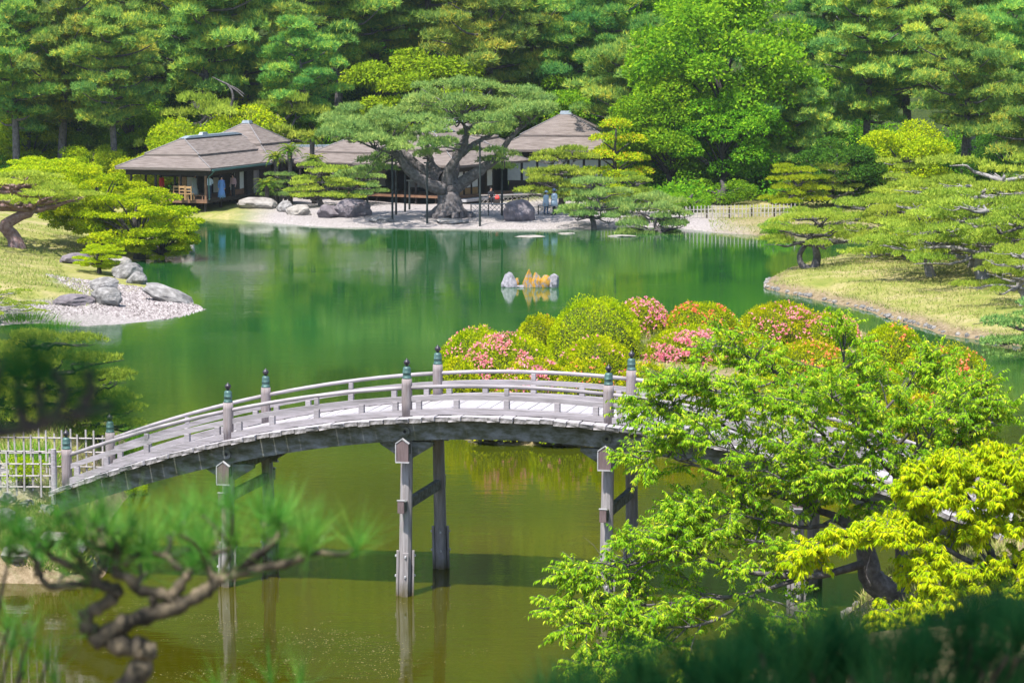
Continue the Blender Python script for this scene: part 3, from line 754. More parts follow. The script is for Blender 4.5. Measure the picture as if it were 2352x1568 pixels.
# every tree of the wood that can be told apart: x in the photograph, distance, kind, height, turn, label
P_, G_, D_, L_ = PINES, GREENS, DEEPS, LIMES
WOOD = [
 # front row, left to right
 ('pine_tree', P_[0], 16, 38, 204, 14.5, 0.3, 'dark pine at the left edge, its lower limbs reaching out of the picture'),
 ('pine_tree', P_[1], 16, 135, 207, 17.0, 1.2, 'broad tall pine near the left edge with golden tipped limbs'),
 ('pine_tree', P_[2], 16, 262, 203, 13.8, 2.2, 'pine on a straight bare black trunk left of the pavilion roof'),
 ('pine_tree', P_[3], 16, 345, 216, 17.5, 0.8, 'tall pine rising behind the left end of the pavilion roof'),
 ('pine_tree', P_[4], 16, 470, 212, 19.5, 4.0, 'tallest pine behind the pavilion with a thick dark upright trunk'),
 ('pine_tree', P_[1], 16, 585, 215, 15.5, 5.1, 'pine with drooping limbs directly behind the pavilion ridge'),
 ('pine_tree', P_[0], 16, 690, 208, 13.0, 3.4, 'pine right of the pavilion peak with low spreading limbs'),
 ('pine_tree', P_[2], 16, 775, 219, 17.5, 0.4, 'tall pine behind the low corridor roof'),
 ('pine_tree', P_[3], 16, 880, 222, 16.5, 2.9, 'brownish green pine left of the golden leaved tree'),
 ('pine_tree', P_[4], 16, 985, 224, 18.0, 1.9, 'tall pine standing straight behind the golden leaved tree'),
 ('pine_tree', P_[0], 16, 1108, 214, 17.5, 5.6, 'pine with a bent dark trunk above the great old pine'),
 ('pine_tree', P_[1], 16, 1230, 220, 17.0, 0.1, 'pine above the right limb of the great old pine'),
 ('pine_tree', PINE_LOW, 11, 1322, 216, 11.6, 1.0, 'low dark pine just behind the peaked hall roof'),
 ('pine_tree', P_[2], 16, 1395, 217, 16.0, 4.4, 'slim pine between the hall peak and the big bright green tree'),
 ('pine_tree', PINE_LOW, 11, 1455, 204, 11.5, 2.6, 'shaded pine tucked behind the left flank of the big bright green tree'),
 ('pine_tree', P_[3], 16, 1905, 211, 16.5, 3.1, 'pine touching the right flank of the big bright green tree'),
 ('pine_tree', PINE_LOW, 11, 1830, 193, 9.0, 0.7, 'low pine reaching across the foot of the big bright green tree'),
 ('pine_tree', P_[4], 16, 1995, 199, 15.5, 0.9, 'pine with long level limbs behind the clipped pines, right of the bright tree'),
 ('pine_tree', P_[0], 16, 2100, 210, 17.8, 2.0, 'tall full pine midway between the bright tree and the right edge'),
 ('pine_tree', P_[1], 16, 2238, 206, 18.5, 3.9, 'tall pine with its bare upper trunk showing near the right edge'),
 ('pine_tree', P_[2], 16, 2215, 188, 13.2, 5.0, 'golden green pine on a stout bare trunk above the clipped pines'),
 ('pine_tree', P_[3], 16, 2335, 192, 14.0, 1.5, 'dense pine filling the upper right corner'),
 ('pine_tree', PINE_LOW, 11, 2380, 180, 9.5, 4.2, 'low pine cut off by the right edge behind the clipped pines'),
 # broadleaf trees
 ('broadleaf_tree', G_[0], 11, 1668, 196, 15.4, 0.6, 'huge bright green broadleaf tree, the largest crown in the wood'),
 ('broadleaf_tree', G_[1], 9, 1545, 193, 9.0, 2.6, 'bright green broadleaf tree at the left foot of the huge one'),
 ('broadleaf_tree', G_[1], 9, 1768, 198, 9.6, 4.1, 'bright green broadleaf tree crowding the right side of the huge one'),
 ('broadleaf_tree', G_[1], 9, 1665, 191, 7.6, 1.6, 'low leafy tree in the shade under the huge bright green tree'),
 ('broadleaf_tree', GOLDB, 8, 962, 213, 10.0, 1.1, 'golden leaved rounded tree behind the great old pine'),
 ('broadleaf_tree', L_[0], 6, 2085, 184, 5.6, 0.2, 'yellow green leafy bush behind the clipped pines at right'),
 ('broadleaf_tree', D_[1], 6, 1925, 182, 4.6, 2.2, 'dark leafy bush beside the pale picket fence'),
 ('broadleaf_tree', G_[1], 9, 735, 208, 6.5, 5.2, 'fresh green leafy tree behind the right slope of the pavilion roof'),
 ('broadleaf_tree', L_[0], 6, 430, 200, 5.4, 3.3, 'yellow green leafy tree behind the pavilion ridge'),
 ('broadleaf_tree', L_[1], 4.5, 330, 199, 3.2, 0.5, 'yellow green bush behind the left slope of the pavilion roof'),
 ('broadleaf_tree', L_[1], 4.5, 215, 203, 3.4, 1.9, 'yellow green bush lit between two pine trunks at left'),
 ('broadleaf_tree', G_[1], 9, 1262, 214, 8.0, 0.9, 'fresh green leafy tree between the great pine and the hall peak'),
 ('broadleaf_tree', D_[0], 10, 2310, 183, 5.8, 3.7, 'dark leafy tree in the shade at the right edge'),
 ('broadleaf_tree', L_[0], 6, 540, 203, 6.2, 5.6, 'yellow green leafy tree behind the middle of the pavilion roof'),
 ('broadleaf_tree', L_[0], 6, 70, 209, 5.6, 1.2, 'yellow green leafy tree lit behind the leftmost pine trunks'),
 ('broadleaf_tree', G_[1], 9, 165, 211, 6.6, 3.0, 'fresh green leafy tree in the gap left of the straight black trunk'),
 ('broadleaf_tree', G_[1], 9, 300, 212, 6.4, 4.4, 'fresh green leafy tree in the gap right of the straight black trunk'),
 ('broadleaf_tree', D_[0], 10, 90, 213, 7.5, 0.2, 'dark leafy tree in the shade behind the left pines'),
 ('broadleaf_tree', G_[0], 11, 560, 238, 12.5, 2.0, 'bright green leafy tree glimpsed between trunks high on the left'),
 ('broadleaf_tree', G_[1], 9, 1440, 226, 12.8, 5.9, 'bright green leafy tree glimpsed between pines above the hall'),
]
GRP = {'pine_tree': 'pines of the wood behind the garden', 'broadleaf_tree': 'leafy trees among the pines'}
for name, pair, H0, px, Y, H, rz, lab in WOOD:
    X = at_y(px, 300, Y)[0]
    z = ground_z(X, Y)
    sc = H / H0
    plant_tree(name, pair, (X, Y, z - 0.1), (sc * random.Random(px).uniform(0.95, 1.08), sc, sc), rz, lab, name.split('_')[0] + ' tree' if name == 'pine_tree' else 'tree', GRP[name])

# undergrowth between the trunks: no plant of it can be told apart
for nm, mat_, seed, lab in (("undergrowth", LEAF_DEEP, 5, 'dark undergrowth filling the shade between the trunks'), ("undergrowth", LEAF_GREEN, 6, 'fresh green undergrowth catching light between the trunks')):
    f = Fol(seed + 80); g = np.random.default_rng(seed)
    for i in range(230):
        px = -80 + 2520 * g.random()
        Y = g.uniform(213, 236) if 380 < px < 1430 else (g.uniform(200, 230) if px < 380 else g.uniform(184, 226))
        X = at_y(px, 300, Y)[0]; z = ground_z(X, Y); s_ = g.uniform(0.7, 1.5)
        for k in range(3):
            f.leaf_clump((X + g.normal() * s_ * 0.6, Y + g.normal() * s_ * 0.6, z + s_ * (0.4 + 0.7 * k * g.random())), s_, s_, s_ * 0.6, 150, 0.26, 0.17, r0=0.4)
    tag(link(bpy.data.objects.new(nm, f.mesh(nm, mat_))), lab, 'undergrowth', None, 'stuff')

# the wooded hill behind reads as one mass
f = Fol(77); g = np.random.default_rng(5)
hx = []; 
for row in range(13):
    Y = 232 + row * 17
    half = 0.24 * Y + 60
    for X in np.arange(-half, half, 7.5 + row * 0.5):
        hx.append((X + g.normal() * 2.2, Y + g.normal() * 4))
HX = np.array(hx); HZ = terrain(HX[:, 0], HX[:, 1])[0]
for (X, Y), z in zip(hx, HZ):
    H = 10 + 7 * g.random(); R = 3.4 + 1.8 * g.random()
    k = 9
    tone = g.normal() * 0.16
    for j in range(k):
        t = (j + 0.5) / k
        a = j * 2.4 + g.random()
        rr = R * (0.25 + 0.75 * math.sin(math.pi * (0.25 + 0.65 * t)))
        p = np.array([X + rr * 0.6 * math.cos(a), Y + rr * 0.6 * math.sin(a), z + H * (0.25 + 0.72 * t)])
        f.pine_pad(p, 2.1, 2.1, 1.2, 70, 2, 0.75, 0.28, spread=0.6, lower=-0.6, r0=0.40 + tone, rv=0.2)
tag(link(bpy.data.objects.new("forest", f.mesh("forest", PINE_FAR))), 'dense pine forest covering the hill behind the garden', 'forest', None, 'stuff')
# ---------------------------------------------------------------- the garden house: pavilion, corridor and halls under shingled hip roofs
SHINGLE = surf("bark_shingles", [(0.28, (0.06, 0.047, 0.041)), (0.42, (0.11, 0.089, 0.079)), (0.58, (0.16, 0.133, 0.12)), (0.76, (0.22, 0.19, 0.175))], 1.3, 0.92, 0.5, 3.0, stretch=(0.8, 0.8, 16), bdist=0.04)
HIPCAP = surf("pale_hip_boards", [(0.3, (0.12, 0.11, 0.11)), (0.7, (0.19, 0.178, 0.178))], 5, 0.9, 0.2)
RIDGETILE = surf("blue_grey_ridge_tile", [(0.3, (0.13, 0.165, 0.20)), (0.7, (0.24, 0.28, 0.32))], 6, 0.5, 0.1, spec=0.5)
GUTTER = surf("green_copper_gutter", [(0.3, (0.03, 0.085, 0.085)), (0.7, (0.07, 0.16, 0.155))], 6, 0.5, 0.1, spec=0.5)
def frustum(name, lo, zl, hi, zh, th, mat, parent):
    x0, x1, y0, y1 = lo; a0, a1, b0, b1 = hi
    V = [(x0, y0, zl - th), (x1, y0, zl - th), (x1, y1, zl - th), (x0, y1, zl - th), (x0, y0, zl), (x1, y0, zl), (x1, y1, zl), (x0, y1, zl), (a0, b0, zh), (a1, b0, zh), (a1, b1, zh), (a0, b1, zh)]
    F = [(3, 2, 1, 0), (0, 1, 5, 4), (1, 2, 6, 5), (2, 3, 7, 6), (3, 0, 4, 7), (4, 5, 9, 8), (5, 6, 10, 9), (6, 7, 11, 10), (7, 4, 8, 11), (8, 9, 10, 11)]
    return mk(name, V, F, mat, parent)
def hip_roof(parent, rc, ze, ridge, zr, k=0.46, cap=0.16):
    """two-tier hip roof; rc eaves rectangle, ridge (x0,x1,y0,y1)"""
    def mixr(t): return [rc[i] * (1 - t) + ridge[i] * t for i in range(4)]
    zm = ze + (zr - ze) * (k - 0.04)
    frustum("lower_roof", rc, ze, mixr(k + 0.02), ze + (zr - ze) * (k - 0.03), 0.17, SHINGLE, parent)
    lo = mixr(k - 0.02)
    frustum("upper_roof", lo, zm + 0.10, ridge, zr + 0.06, 0.13, SHINGLE, parent)
    for i, j in ((0, 2), (1, 2), (1, 3), (0, 3)):
        pts = [(rc[i], rc[j], ze + 0.01), (mixr(k - 0.02)[i], mixr(k - 0.02)[j], ze + (zr - ze) * (k - 0.05) + 0.0)]
        MB().tube(pts, 0.05, 5).build("hip_cap", HIPCAP, parent)
        MB().tube([(lo[i], lo[j], zm + 0.11), (ridge[i], ridge[j], zr + 0.06)], 0.06, 5).build("hip_cap", HIPCAP, parent)
    cx0, cx1, cy0, cy1 = ridge
    c = MB().box(((cx0 + cx1) / 2, (cy0 + cy1) / 2, zr + 0.14), (max(cx1 - cx0, 0.3) + 0.25, max(cy1 - cy0, 0.3) + 0.25, cap), taper=0.8).build("ridge_cap", RIDGETILE, parent)
    return c
def post(parent, x, y, z0, z1, w=0.13, mat=None):
    return MB().box((x, y, (z0 + z1) / 2), (w, w, z1 - z0)).build("post", mat or DARKWOOD, parent)
def beam(parent, x0, x1, y0, y1, z0, z1, mat=None, name="beam"):
    return MB().box(((x0 + x1) / 2, (y0 + y1) / 2, (z0 + z1) / 2), (x1 - x0, y1 - y0, z1 - z0)).build(name, mat or DARKWOOD, parent)

RZ1 = -math.radians(18)
C1 = at_z(484, 387, 3.45)
HB = Vector((math.cos(RZ1), math.sin(RZ1), 0)); HA = Vector((-math.sin(RZ1), math.cos(RZ1), 0))
ORG1 = Vector((C1[0], C1[1], 0)) - HB * 7.4
PAV = empty("garden_pavilion", ORG1, RZ1)
tag(PAV, 'open wooden pavilion over the water with brown shingled hip roof', 'pavilion')
hip_roof(PAV, (0, 7.4, 0, 13), 3.45, (3.62, 3.78, 3.4, 13.2), 5.30)
rc2 = hip_roof(PAV, (-0.9, 7.55, 10.4, 20), 3.5, (3.3, 3.7, 15.0, 15.4), 6.05, cap=0.22)
MB().box((3.7, 6.9, 5.60), (0.34, 1.05, 0.2), taper=0.7).build("ridge_ornament", RIDGETILE, PAV)
# floor on stilts
FL = 1.18
beam(PAV, 0.75, 6.75, 0.75, 19.0, FL - 0.16, FL, BROWNWOOD, "floor")
beam(PAV, 0.70, 6.80, 0.68, 0.748, FL - 0.22, FL + 0.03, BROWNWOOD, "floor_edge")
beam(PAV, 6.752, 6.83, 0.68, 12.0, FL - 0.22, FL + 0.03, DARKWOOD, "floor_edge")
for x in (1.0, 2.9, 4.8, 6.5):
    for y in (1.0, 3.6, 6.2, 9.0):
        post(PAV, x, y, -0.9, FL - 0.16, 0.16)
# posts, eave beams
for x in (0.85, 2.75, 4.7):
    post(PAV, x, 0.85, FL, 3.2)
post(PAV, 6.62, 0.85, FL, 3.2, 0.15, BROWNWOOD)
for y in (3.2, 5.6, 8.0, 10.4):
    post(PAV, 0.85, y, FL, 3.2)
    post(PAV, 6.62, y, FL, 3.2, 0.12)
beam(PAV, 0.5, 6.95, 0.70, 0.98, 2.88, 3.3)
beam(PAV, 6.5, 6.78, 0.99, 12, 2.88, 3.3)
beam(PAV, 0.7, 0.98, 0.99, 12, 2.88, 3.3)
beam(PAV, 0.98, 6.5, 5.5, 5.62, 2.5, 3.3)
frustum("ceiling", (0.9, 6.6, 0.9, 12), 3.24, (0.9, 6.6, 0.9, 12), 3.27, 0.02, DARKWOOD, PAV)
# low railing along the front
beam(PAV, 0.9, 6.55, 0.80, 0.86, FL + 0.28, FL + 0.34, BROWNWOOD, "railing")
for x in np.arange(1.4, 6.5, 0.62):
    beam(PAV, x - 0.03, x + 0.03, 0.805, 0.855, FL, FL + 0.28, BROWNWOOD, "baluster")
# gutter and downpipe on the right eave
beam(PAV, 7.42, 7.54, 0.1, 10.4, 3.24, 3.36, GUTTER, "gutter")
MB().tube([(7.46, 0.5, 3.25), (7.2, 0.55, 3.0), (6.9, 0.7, 2.8), (6.86, 0.9, 1.2)], 0.045, 6).build("downpipe", GUTTER, PAV)
# closed rooms behind: inner walls, paper screens, board walls
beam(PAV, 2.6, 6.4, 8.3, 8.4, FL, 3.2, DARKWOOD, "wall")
for q, (y, m_) in enumerate(((5.9, PAPER), (6.75, DARKWOOD), (7.45, PAPER))):
    beam(PAV, 6.40, 6.44, y - 0.36, y + 0.36, FL + (0.45 if m_ is PAPER else 0.0), 2.86, m_, "screen")
    beam(PAV, 6.39, 6.45, y - 0.38, y + 0.38, FL + 0.05, FL + 0.44, BROWNWOOD, "screen_board")
for y in np.arange(8.3, 12.6, 0.28):
    beam(PAV, 6.40, 6.46, y - 0.12, y + 0.12, FL - 0.4, 2.86, DARKWOOD if int(y * 10) % 3 else GREYWOOD, "wall_board")
for x, m_ in ((1.5, TANWOOD), (2.2, PLASTER), (3.4, DARKWOOD), (4.3, PLASTER), (5.2, DARKWOOD)):
    beam(PAV, x - 0.32, x + 0.32, 7.9, 7.95, FL + 0.1, 2.6, m_, "screen")
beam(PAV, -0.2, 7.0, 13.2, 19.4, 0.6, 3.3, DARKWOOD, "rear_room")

# low corridor between pavilion and hall
XA, XB = at_y(640, 350, 199)[0], at_y(905, 350, 199)[0]
COR = empty("corridor_building", (XA, 196.5, 0), 0.03)
tag(COR, 'low corridor wing with a pale ridge line between pavilion and hall', 'building')
Lc = XB - XA
frustum("roof", (0, Lc, 0, 5.2), 3.05, (0.1, Lc - 0.1, 2.45, 2.75), 4.28, 0.16, SHINGLE, COR)
beam(COR, 0.1, Lc - 0.1, 2.40, 2.80, 4.26, 4.42, RIDGETILE, "ridge_cap")
beam(COR, 0.3, Lc - 0.3, 3.2, 4.4, 0.3, 2.9, DARKWOOD, "wall")
for x in np.arange(0.6, Lc - 0.4, 1.25):
    post(COR, x, 1.1, 0.3, 2.95)
    beam(COR, x + 0.2, x + 1.05, 3.12, 3.19, 1.3, 2.6, PLASTER if int(x) % 2 else PAPER, "screen")
beam(COR, 0.2, Lc - 0.2, 0.9, 1.3, 2.7, 2.95)
beam(COR, 0.2, Lc - 0.2, 0.8, 3.2, 0.9, 1.1, BROWNWOOD, "floor")

# main hall with its paper screens
RZ2 = -math.radians(30)
C2 = at_z(1051, 381, 3.4)
b2 = Vector((math.cos(RZ2), math.sin(RZ2), 0))
HALL = empty("tea_hall", Vector((C2[0], C2[1], 0)) - b2 * 9.0, RZ2)
tag(HALL, 'long low hall with white paper screens behind the great old pine', 'building')
hip_roof(HALL, (0, 9.0, 0, 10.5), 3.4, (4.4, 4.6, 3.9, 6.5), 5.55)
hip_roof(HALL, (-6.5, 2.5, 1.5, 8), 3.3, (-3.6, -0.5, 4.6, 4.9), 4.85)
beam(HALL, -5.8, 8.3, 0.9, 9.2, 0.95, 1.13, BROWNWOOD, "floor")
beam(HALL, -5.6, 8.1, 5.5, 5.7, 1.1, 3.2, DARKWOOD, "wall")
for x in np.arange(-5.4, 8.2, 1.7):
    post(HALL, x, 1.1, 0.2, 3.2)
for x, m_ in ((-4.6, PAPER), (-2.9, TANWOOD), (-1.2, PAPER), (0.5, DARKWOOD), (2.2, PAPER), (3.9, PLASTER), (5.6, PAPER)):
    beam(HALL, x - 0.6, x + 0.6, 5.35, 5.42, 1.4, 2.8, m_, "screen")
beam(HALL, -5.6, 8.2, 0.98, 1.22, 2.85, 3.25)
beam(HALL, 7.9, 8.14, 1.23, 9.6, 2.85, 3.25)
beam(HALL, 7.55, 7.62, 1.4, 9.4, 2.9, 3.22, DARKWOOD, "wall")
for i in range(7):
    y = 1.6 + i * 1.05
    post(HALL, 7.62, y - 0.52, 1.1, 3.0, 0.1)
    if i < 6:
        for dy in (-0.24, 0.24):
            beam(HALL, 7.54, 7.58, y + dy - 0.225, y + dy + 0.225, 1.62, 2.84, PAPER, "paper_screen")
        beam(HALL, 7.53, 7.59, y - 0.46, y + 0.46, 1.13, 1.58, TANWOOD if i < 4 else DARKWOOD, "screen_board")
beam(HALL, 7.0, 9.2, 0.9, 10, 0.75, 0.93, PALEBOARD, "step")
# rear hall, peaked
PK = at_y(1300, 273, 205)
HALL2 = empty("peaked_hall", (PK[0], 205, 0), -math.radians(7))
tag(HALL2, 'hall with a steep peaked shingle roof right of the great pine', 'building')
hip_roof(HALL2, (-5.2, 5.0, -5.2, 5.2), 4.0, (-0.35, 0.35, -0.25, 0.25), 6.55, k=0.42, cap=0.26)
beam(HALL2, -4.0, 3.9, -4.0, 4.0, 0.5, 3.8, DARKWOOD, "wall")
for x in np.arange(-3.6, 3.8, 1.2):
    beam(HALL2, x - 0.5, x + 0.5, -4.06, -4.02, 1.6, 3.2, PLASTER, "screen")
PK3 = at_y(1030, 284, 204)
HALL3 = empty("rear_hall", (PK3[0], 204, 0), -math.radians(12))
tag(HALL3, 'hall roof half hidden behind the crown of the great pine', 'building')
hip_roof(HALL3, (-5.0, 5.0, -4.5, 4.5), 3.9, (-1.2, 1.2, -0.15, 0.15), 5.95, k=0.44, cap=0.2)
beam(HALL3, -4.0, 4.0, -3.5, 3.5, 0.5, 3.7, DARKWOOD, "wall")

# ---------------------------------------------------------------- people
def flat(name, c, rough=0.85):
    return surf(name, [(0.3, tuple(q * 0.85 for q in c)), (0.7, tuple(min(1, q * 1.1) for q in c))], 14, rough, 0.1)
SKIN = flat("skin", (0.42, 0.25, 0.18)); HAIR = flat("black_hair", (0.015, 0.012, 0.012)); SHOE = flat("dark_shoe", (0.03, 0.03, 0.03))
DG = None
def skinned(V, E, R, mats, zone):
    me = bpy.data.meshes.new("body"); me.from_pydata(V, E, [])
    o = bpy.data.objects.new("body", me); COL.objects.link(o)
    md = o.modifiers.new("s", 'SKIN'); md.use_smooth_shade = True
    for i, r_ in enumerate(R):
        sv = me.skin_vertices[0].data[i]
        sv.radius = r_ if hasattr(r_, '__len__') else (r_, r_)
        sv.use_root = (i == 0)
    sub = o.modifiers.new("u", 'SUBSURF'); sub.levels = 2; sub.render_levels = 2
    dg = bpy.context.evaluated_depsgraph_get()
    ev = o.evaluated_get(dg)
    m2 = bpy.data.meshes.new_from_object(ev)
    bpy.data.objects.remove(o, do_unlink=True)
    m2.materials.clear()
    for q in mats: m2.materials.append(q)
    for p in m2.polygons:
        p.material_index = zone(p.center); p.use_smooth = True
    return m2
def person(label, loc, rz, h, top, bottom, sleeves=True, dress=None, coat=None, hat=None, long_hair=False, arms='down', sit=False, stride=0.0):
    k = h / 1.70
    e = empty("person", loc, rz, k)
    tag(e, label, 'person')
    if sit:
        hip = 0.50
        leg = [((s_ * 0.09, 0, hip), (s_ * 0.11, -0.42, hip + 0.02), (s_ * 0.11, -0.45, 0.07), (s_ * 0.11, -0.60, 0.03)) for s_ in (-1, 1)]
    else:
        hip = 0.92
        leg = [((s_ * 0.09, 0, hip - 0.04), (s_ * 0.10, -0.03 - s_ * stride * 0.5, 0.50), (s_ * 0.10, 0.02 + s_ * stride * -1.0 + 0.0, 0.08), (s_ * 0.11, -0.14 - s_ * stride * 1.0, 0.03)) for s_ in (-1, 1)]
    sh = hip + 0.50
    V = [(0, 0, hip), (0, -0.01, hip + 0.25), (0, 0, hip + 0.44), (0, -0.01, hip + 0.56), (0, -0.02, hip + 0.66), (0, -0.02, hip + 0.76)]
    R = [(0.15, 0.11), (0.15, 0.11), (0.17, 0.11), 0.055, (0.085, 0.095), (0.07, 0.08)]
    E = [(0, 1), (1, 2), (2, 3), (3, 4), (4, 5)]
    for s_, lg in zip((-1, 1), leg):
        b_ = len(V); V += list(lg); R += [0.095, 0.07, 0.05, 0.04]; E += [(0, b_), (b_, b_ + 1), (b_ + 1, b_ + 2), (b_ + 2, b_ + 3)]
        if arms == 'down': pts = [(s_ * 0.20, 0, sh - 0.05), (s_ * 0.25, 0.02, sh - 0.34), (s_ * 0.24, -0.06, sh - 0.58), (s_ * 0.235, -0.09, sh - 0.68)]
        elif arms == 'front': pts = [(s_ * 0.20, 0, sh - 0.05), (s_ * 0.26, 0.0, sh - 0.33), (s_ * 0.10, -0.20, sh - 0.32), (s_ * 0.04, -0.25, sh - 0.30)]
        else: pts = [(s_ * 0.20, 0, sh - 0.05), (s_ * 0.24, -0.05, sh - 0.32), (s_ * 0.18, -0.30, sh - 0.42), (s_ * 0.15, -0.38, sh - 0.44)]
        b_ = len(V); V += pts; R += [0.065, 0.048, 0.036, 0.042]; E += [(2, b_), (b_, b_ + 1), (b_ + 1, b_ + 2), (b_ + 2, b_ + 3)]
    # nose
    b_ = len(V); V.append((0, -0.125, hip + 0.665)); R.append(0.012); E.append((4, b_))
    def zone(c):
        if c.z > hip + 0.545: return 2
        if c.z < 0.075 and not sit: return 3
        if sit and c.z < 0.08: return 3
        far_ = abs(c.x) > 0.19 or c.y < -0.16
        if c.z < hip + 0.05 and not (abs(c.x) > 0.18): return 1
        if sit and c.y < -0.12 and c.z < hip + 0.1: return 1
        if (arms == 'down' and abs(c.x) > 0.19 and c.z < sh - (0.58 if sleeves else 0.30)): return 2
        if (arms != 'down' and c.y < (-0.22 if sleeves else -0.10) and c.z > hip + 0.05): return 2
        return 0
    m_ = skinned(V, E, R, [top, bottom, SKIN, SHOE], zone)
    put("body", m_, e)
    hz = hip + 0.70
    if hat:
        MB().lathe([(0.19, -0.01), (0.185, 0.01), (0.105, 0.02), (0.10, 0.09), (0.06, 0.13), (0.01, 0.135)], 14, (0, -0.015, hz + 0.04)).build("hat", hat, e, True)
    prof = [(0.085, -0.09), (0.108, -0.02), (0.108, 0.06), (0.08, 0.125), (0.02, 0.15)]
    hair = MB().lathe(prof, 12, (0, 0.012, hz))
    if long_hair: hair.lathe([(0.05, -0.36), (0.085, -0.3), (0.09, 0.0)], 10, (0, 0.07, hz))
    else: hair = hair
    hair.build("hair", HAIR, e, True)
    if dress:
        zl = 0.16 if not sit else 0.3
        MB().lathe([(0.31, zl), (0.27, 0.45), (0.205, 0.78), (0.165, 1.02), (0.172, 1.2), (0.19, 1.36), (0.14, 1.43), (0.06, 1.46)], 18).build("dress", dress, e, True)
    if coat:
        MB().lathe([(0.235, hip - 0.30), (0.225, hip - 0.05), (0.20, hip + 0.15), (0.215, hip + 0.38), (0.16, hip + 0.51), (0.06, hip + 0.56)], 16).build("raincoat", coat, e, True)
    return e
CW = flat("white_shirt", (0.52, 0.60, 0.72)); CN = flat("navy_cloth", (0.03, 0.04, 0.07)); CB = flat("blue_cloth", (0.10, 0.20, 0.42)); CP_ = flat("pink_cloth", (0.42, 0.28, 0.30))
CG = flat("grey_green_cloth", (0.36, 0.40, 0.38)); CR = flat("red_cloth", (0.50, 0.03, 0.03)); CK = flat("black_cloth", (0.02, 0.022, 0.03)); CL = flat("pale_blue_cloth", (0.42, 0.52, 0.60)); CJ = flat("denim", (0.07, 0.12, 0.20))
fl = FL
person('person in white shirt and black trousers standing in the pavilion', at_z(481, 457, fl), math.pi + 0.3, 1.68, CW, CN, sleeves=False, arms='front')
person('person in a long blue dress at the pavilion corner', at_z(509, 458, fl), 0.4, 1.60, CB, CB, dress=CB, long_hair=True)
person('person in a long grey robe beside the wooden chairs', at_z(447, 454, fl), 1.2, 1.64, CG, CG, dress=CG)
person('person in pink and black at the back of the pavilion', at_z(536, 452, fl), -0.5, 1.58, CP_, CK, long_hair=True)
person('person in red near the left posts of the pavilion', at_z(372, 451, fl), 2.4, 1.60, CR, CR, dress=CR, long_hair=True)
gz = lambda px, py, z0: (lambda q: (q[0], q[1], ground_z(q[0], q[1])))(at_z(px, py, z0))
person('person in pale blue jacket and sun hat walking by the beach, left of two', gz(1254, 488, 0.6), 0.9, 1.58, CL, CJ, coat=CL, hat=CL, stride=0.08)
person('taller person in pale blue hooded jacket walking by the beach, right of two', gz(1273, 489, 0.6), -1.2, 1.74, CL, CK, coat=CL, hat=flat("slate_cloth", (0.17, 0.23, 0.33)), stride=0.14, arms='front')
q = gz(1128, 462, 0.8)
stool = MB().box((0, 0, 0.40), (0.42, 0.36, 0.06), bev=0.01)
for sx in (-.17, .17):
    for sy in (-.14, .14): stool.box((sx, sy, 0.185), (0.05, 0.05, 0.37))
so = stool.build("stool", DARKWOOD); so.location = (q[0], q[1], q[2]); tag(so, 'small dark stool under the seated person by the lattice fence', 'stool')
person('person in black sitting beside the great pine', (q[0], q[1] , q[2] - 0.02), 0.3, 1.62, CK, CK, sit=True, arms='fwd')
bag = MB().lathe([(0.10, 0.0), (0.16, 0.05), (0.17, 0.14), (0.13, 0.24), (0.05, 0.27)], 12)
bag.tube([(-0.08, 0, 0.24), (-0.06, 0, 0.34), (0.06, 0, 0.34), (0.08, 0, 0.24)], 0.015, 5)
bo = bag.build("bag", flat("red_bag_cloth", (0.75, 0.07, 0.06)), None, True); bo.location = (q[0] + 0.45, q[1] - 0.5, q[2] + 0.38)
tag(bo, 'bright red bag on a crate beside the seated person', 'bag')
cr_ = MB().box((0, 0, 0.19), (0.4, 0.34, 0.38), bev=0.01).build("crate", DARKWOOD); cr_.location = (q[0] + 0.45, q[1] - 0.5, q[2]); tag(cr_, 'dark wooden crate under the red bag', 'crate')

# wooden chairs in the pavilion
def chair(loc, rz, label):
    e = empty("wooden_chair", loc, rz); tag(e, label, 'chair', 'wooden chairs in the pavilion')
    MB().box((0, 0, 0.44), (0.46, 0.44, 0.05), bev=0.01).build("seat", TANWOOD, e)
    for sx in (-.2, .2):
        MB().box((sx, 0.19, 0.5), (0.06, 0.06, 1.0)).build("leg", TANWOOD, e)
        MB().box((sx, -0.19, 0.21), (0.06, 0.06, 0.42)).build("leg", TANWOOD, e)
    MB().box((0, 0.19, 0.90), (0.36, 0.04, 0.14), bev=0.008).build("backrest", TANWOOD, e)
    MB().box((0, 0.19, 0.66), (0.36, 0.035, 0.07), bev=0.008).build("backrest_slat", TANWOOD, e)
chair(at_z(405, 458, fl), 0.2 + math.pi, 'tan wooden chair furthest left by the pavilion railing')
chair(at_z(421, 459, fl), math.pi - 0.3, 'tan wooden chair in the middle of the row by the pavilion railing')
chair(at_z(436, 460, fl), math.pi - 0.3, 'tan wooden chair nearest the person in the grey robe')
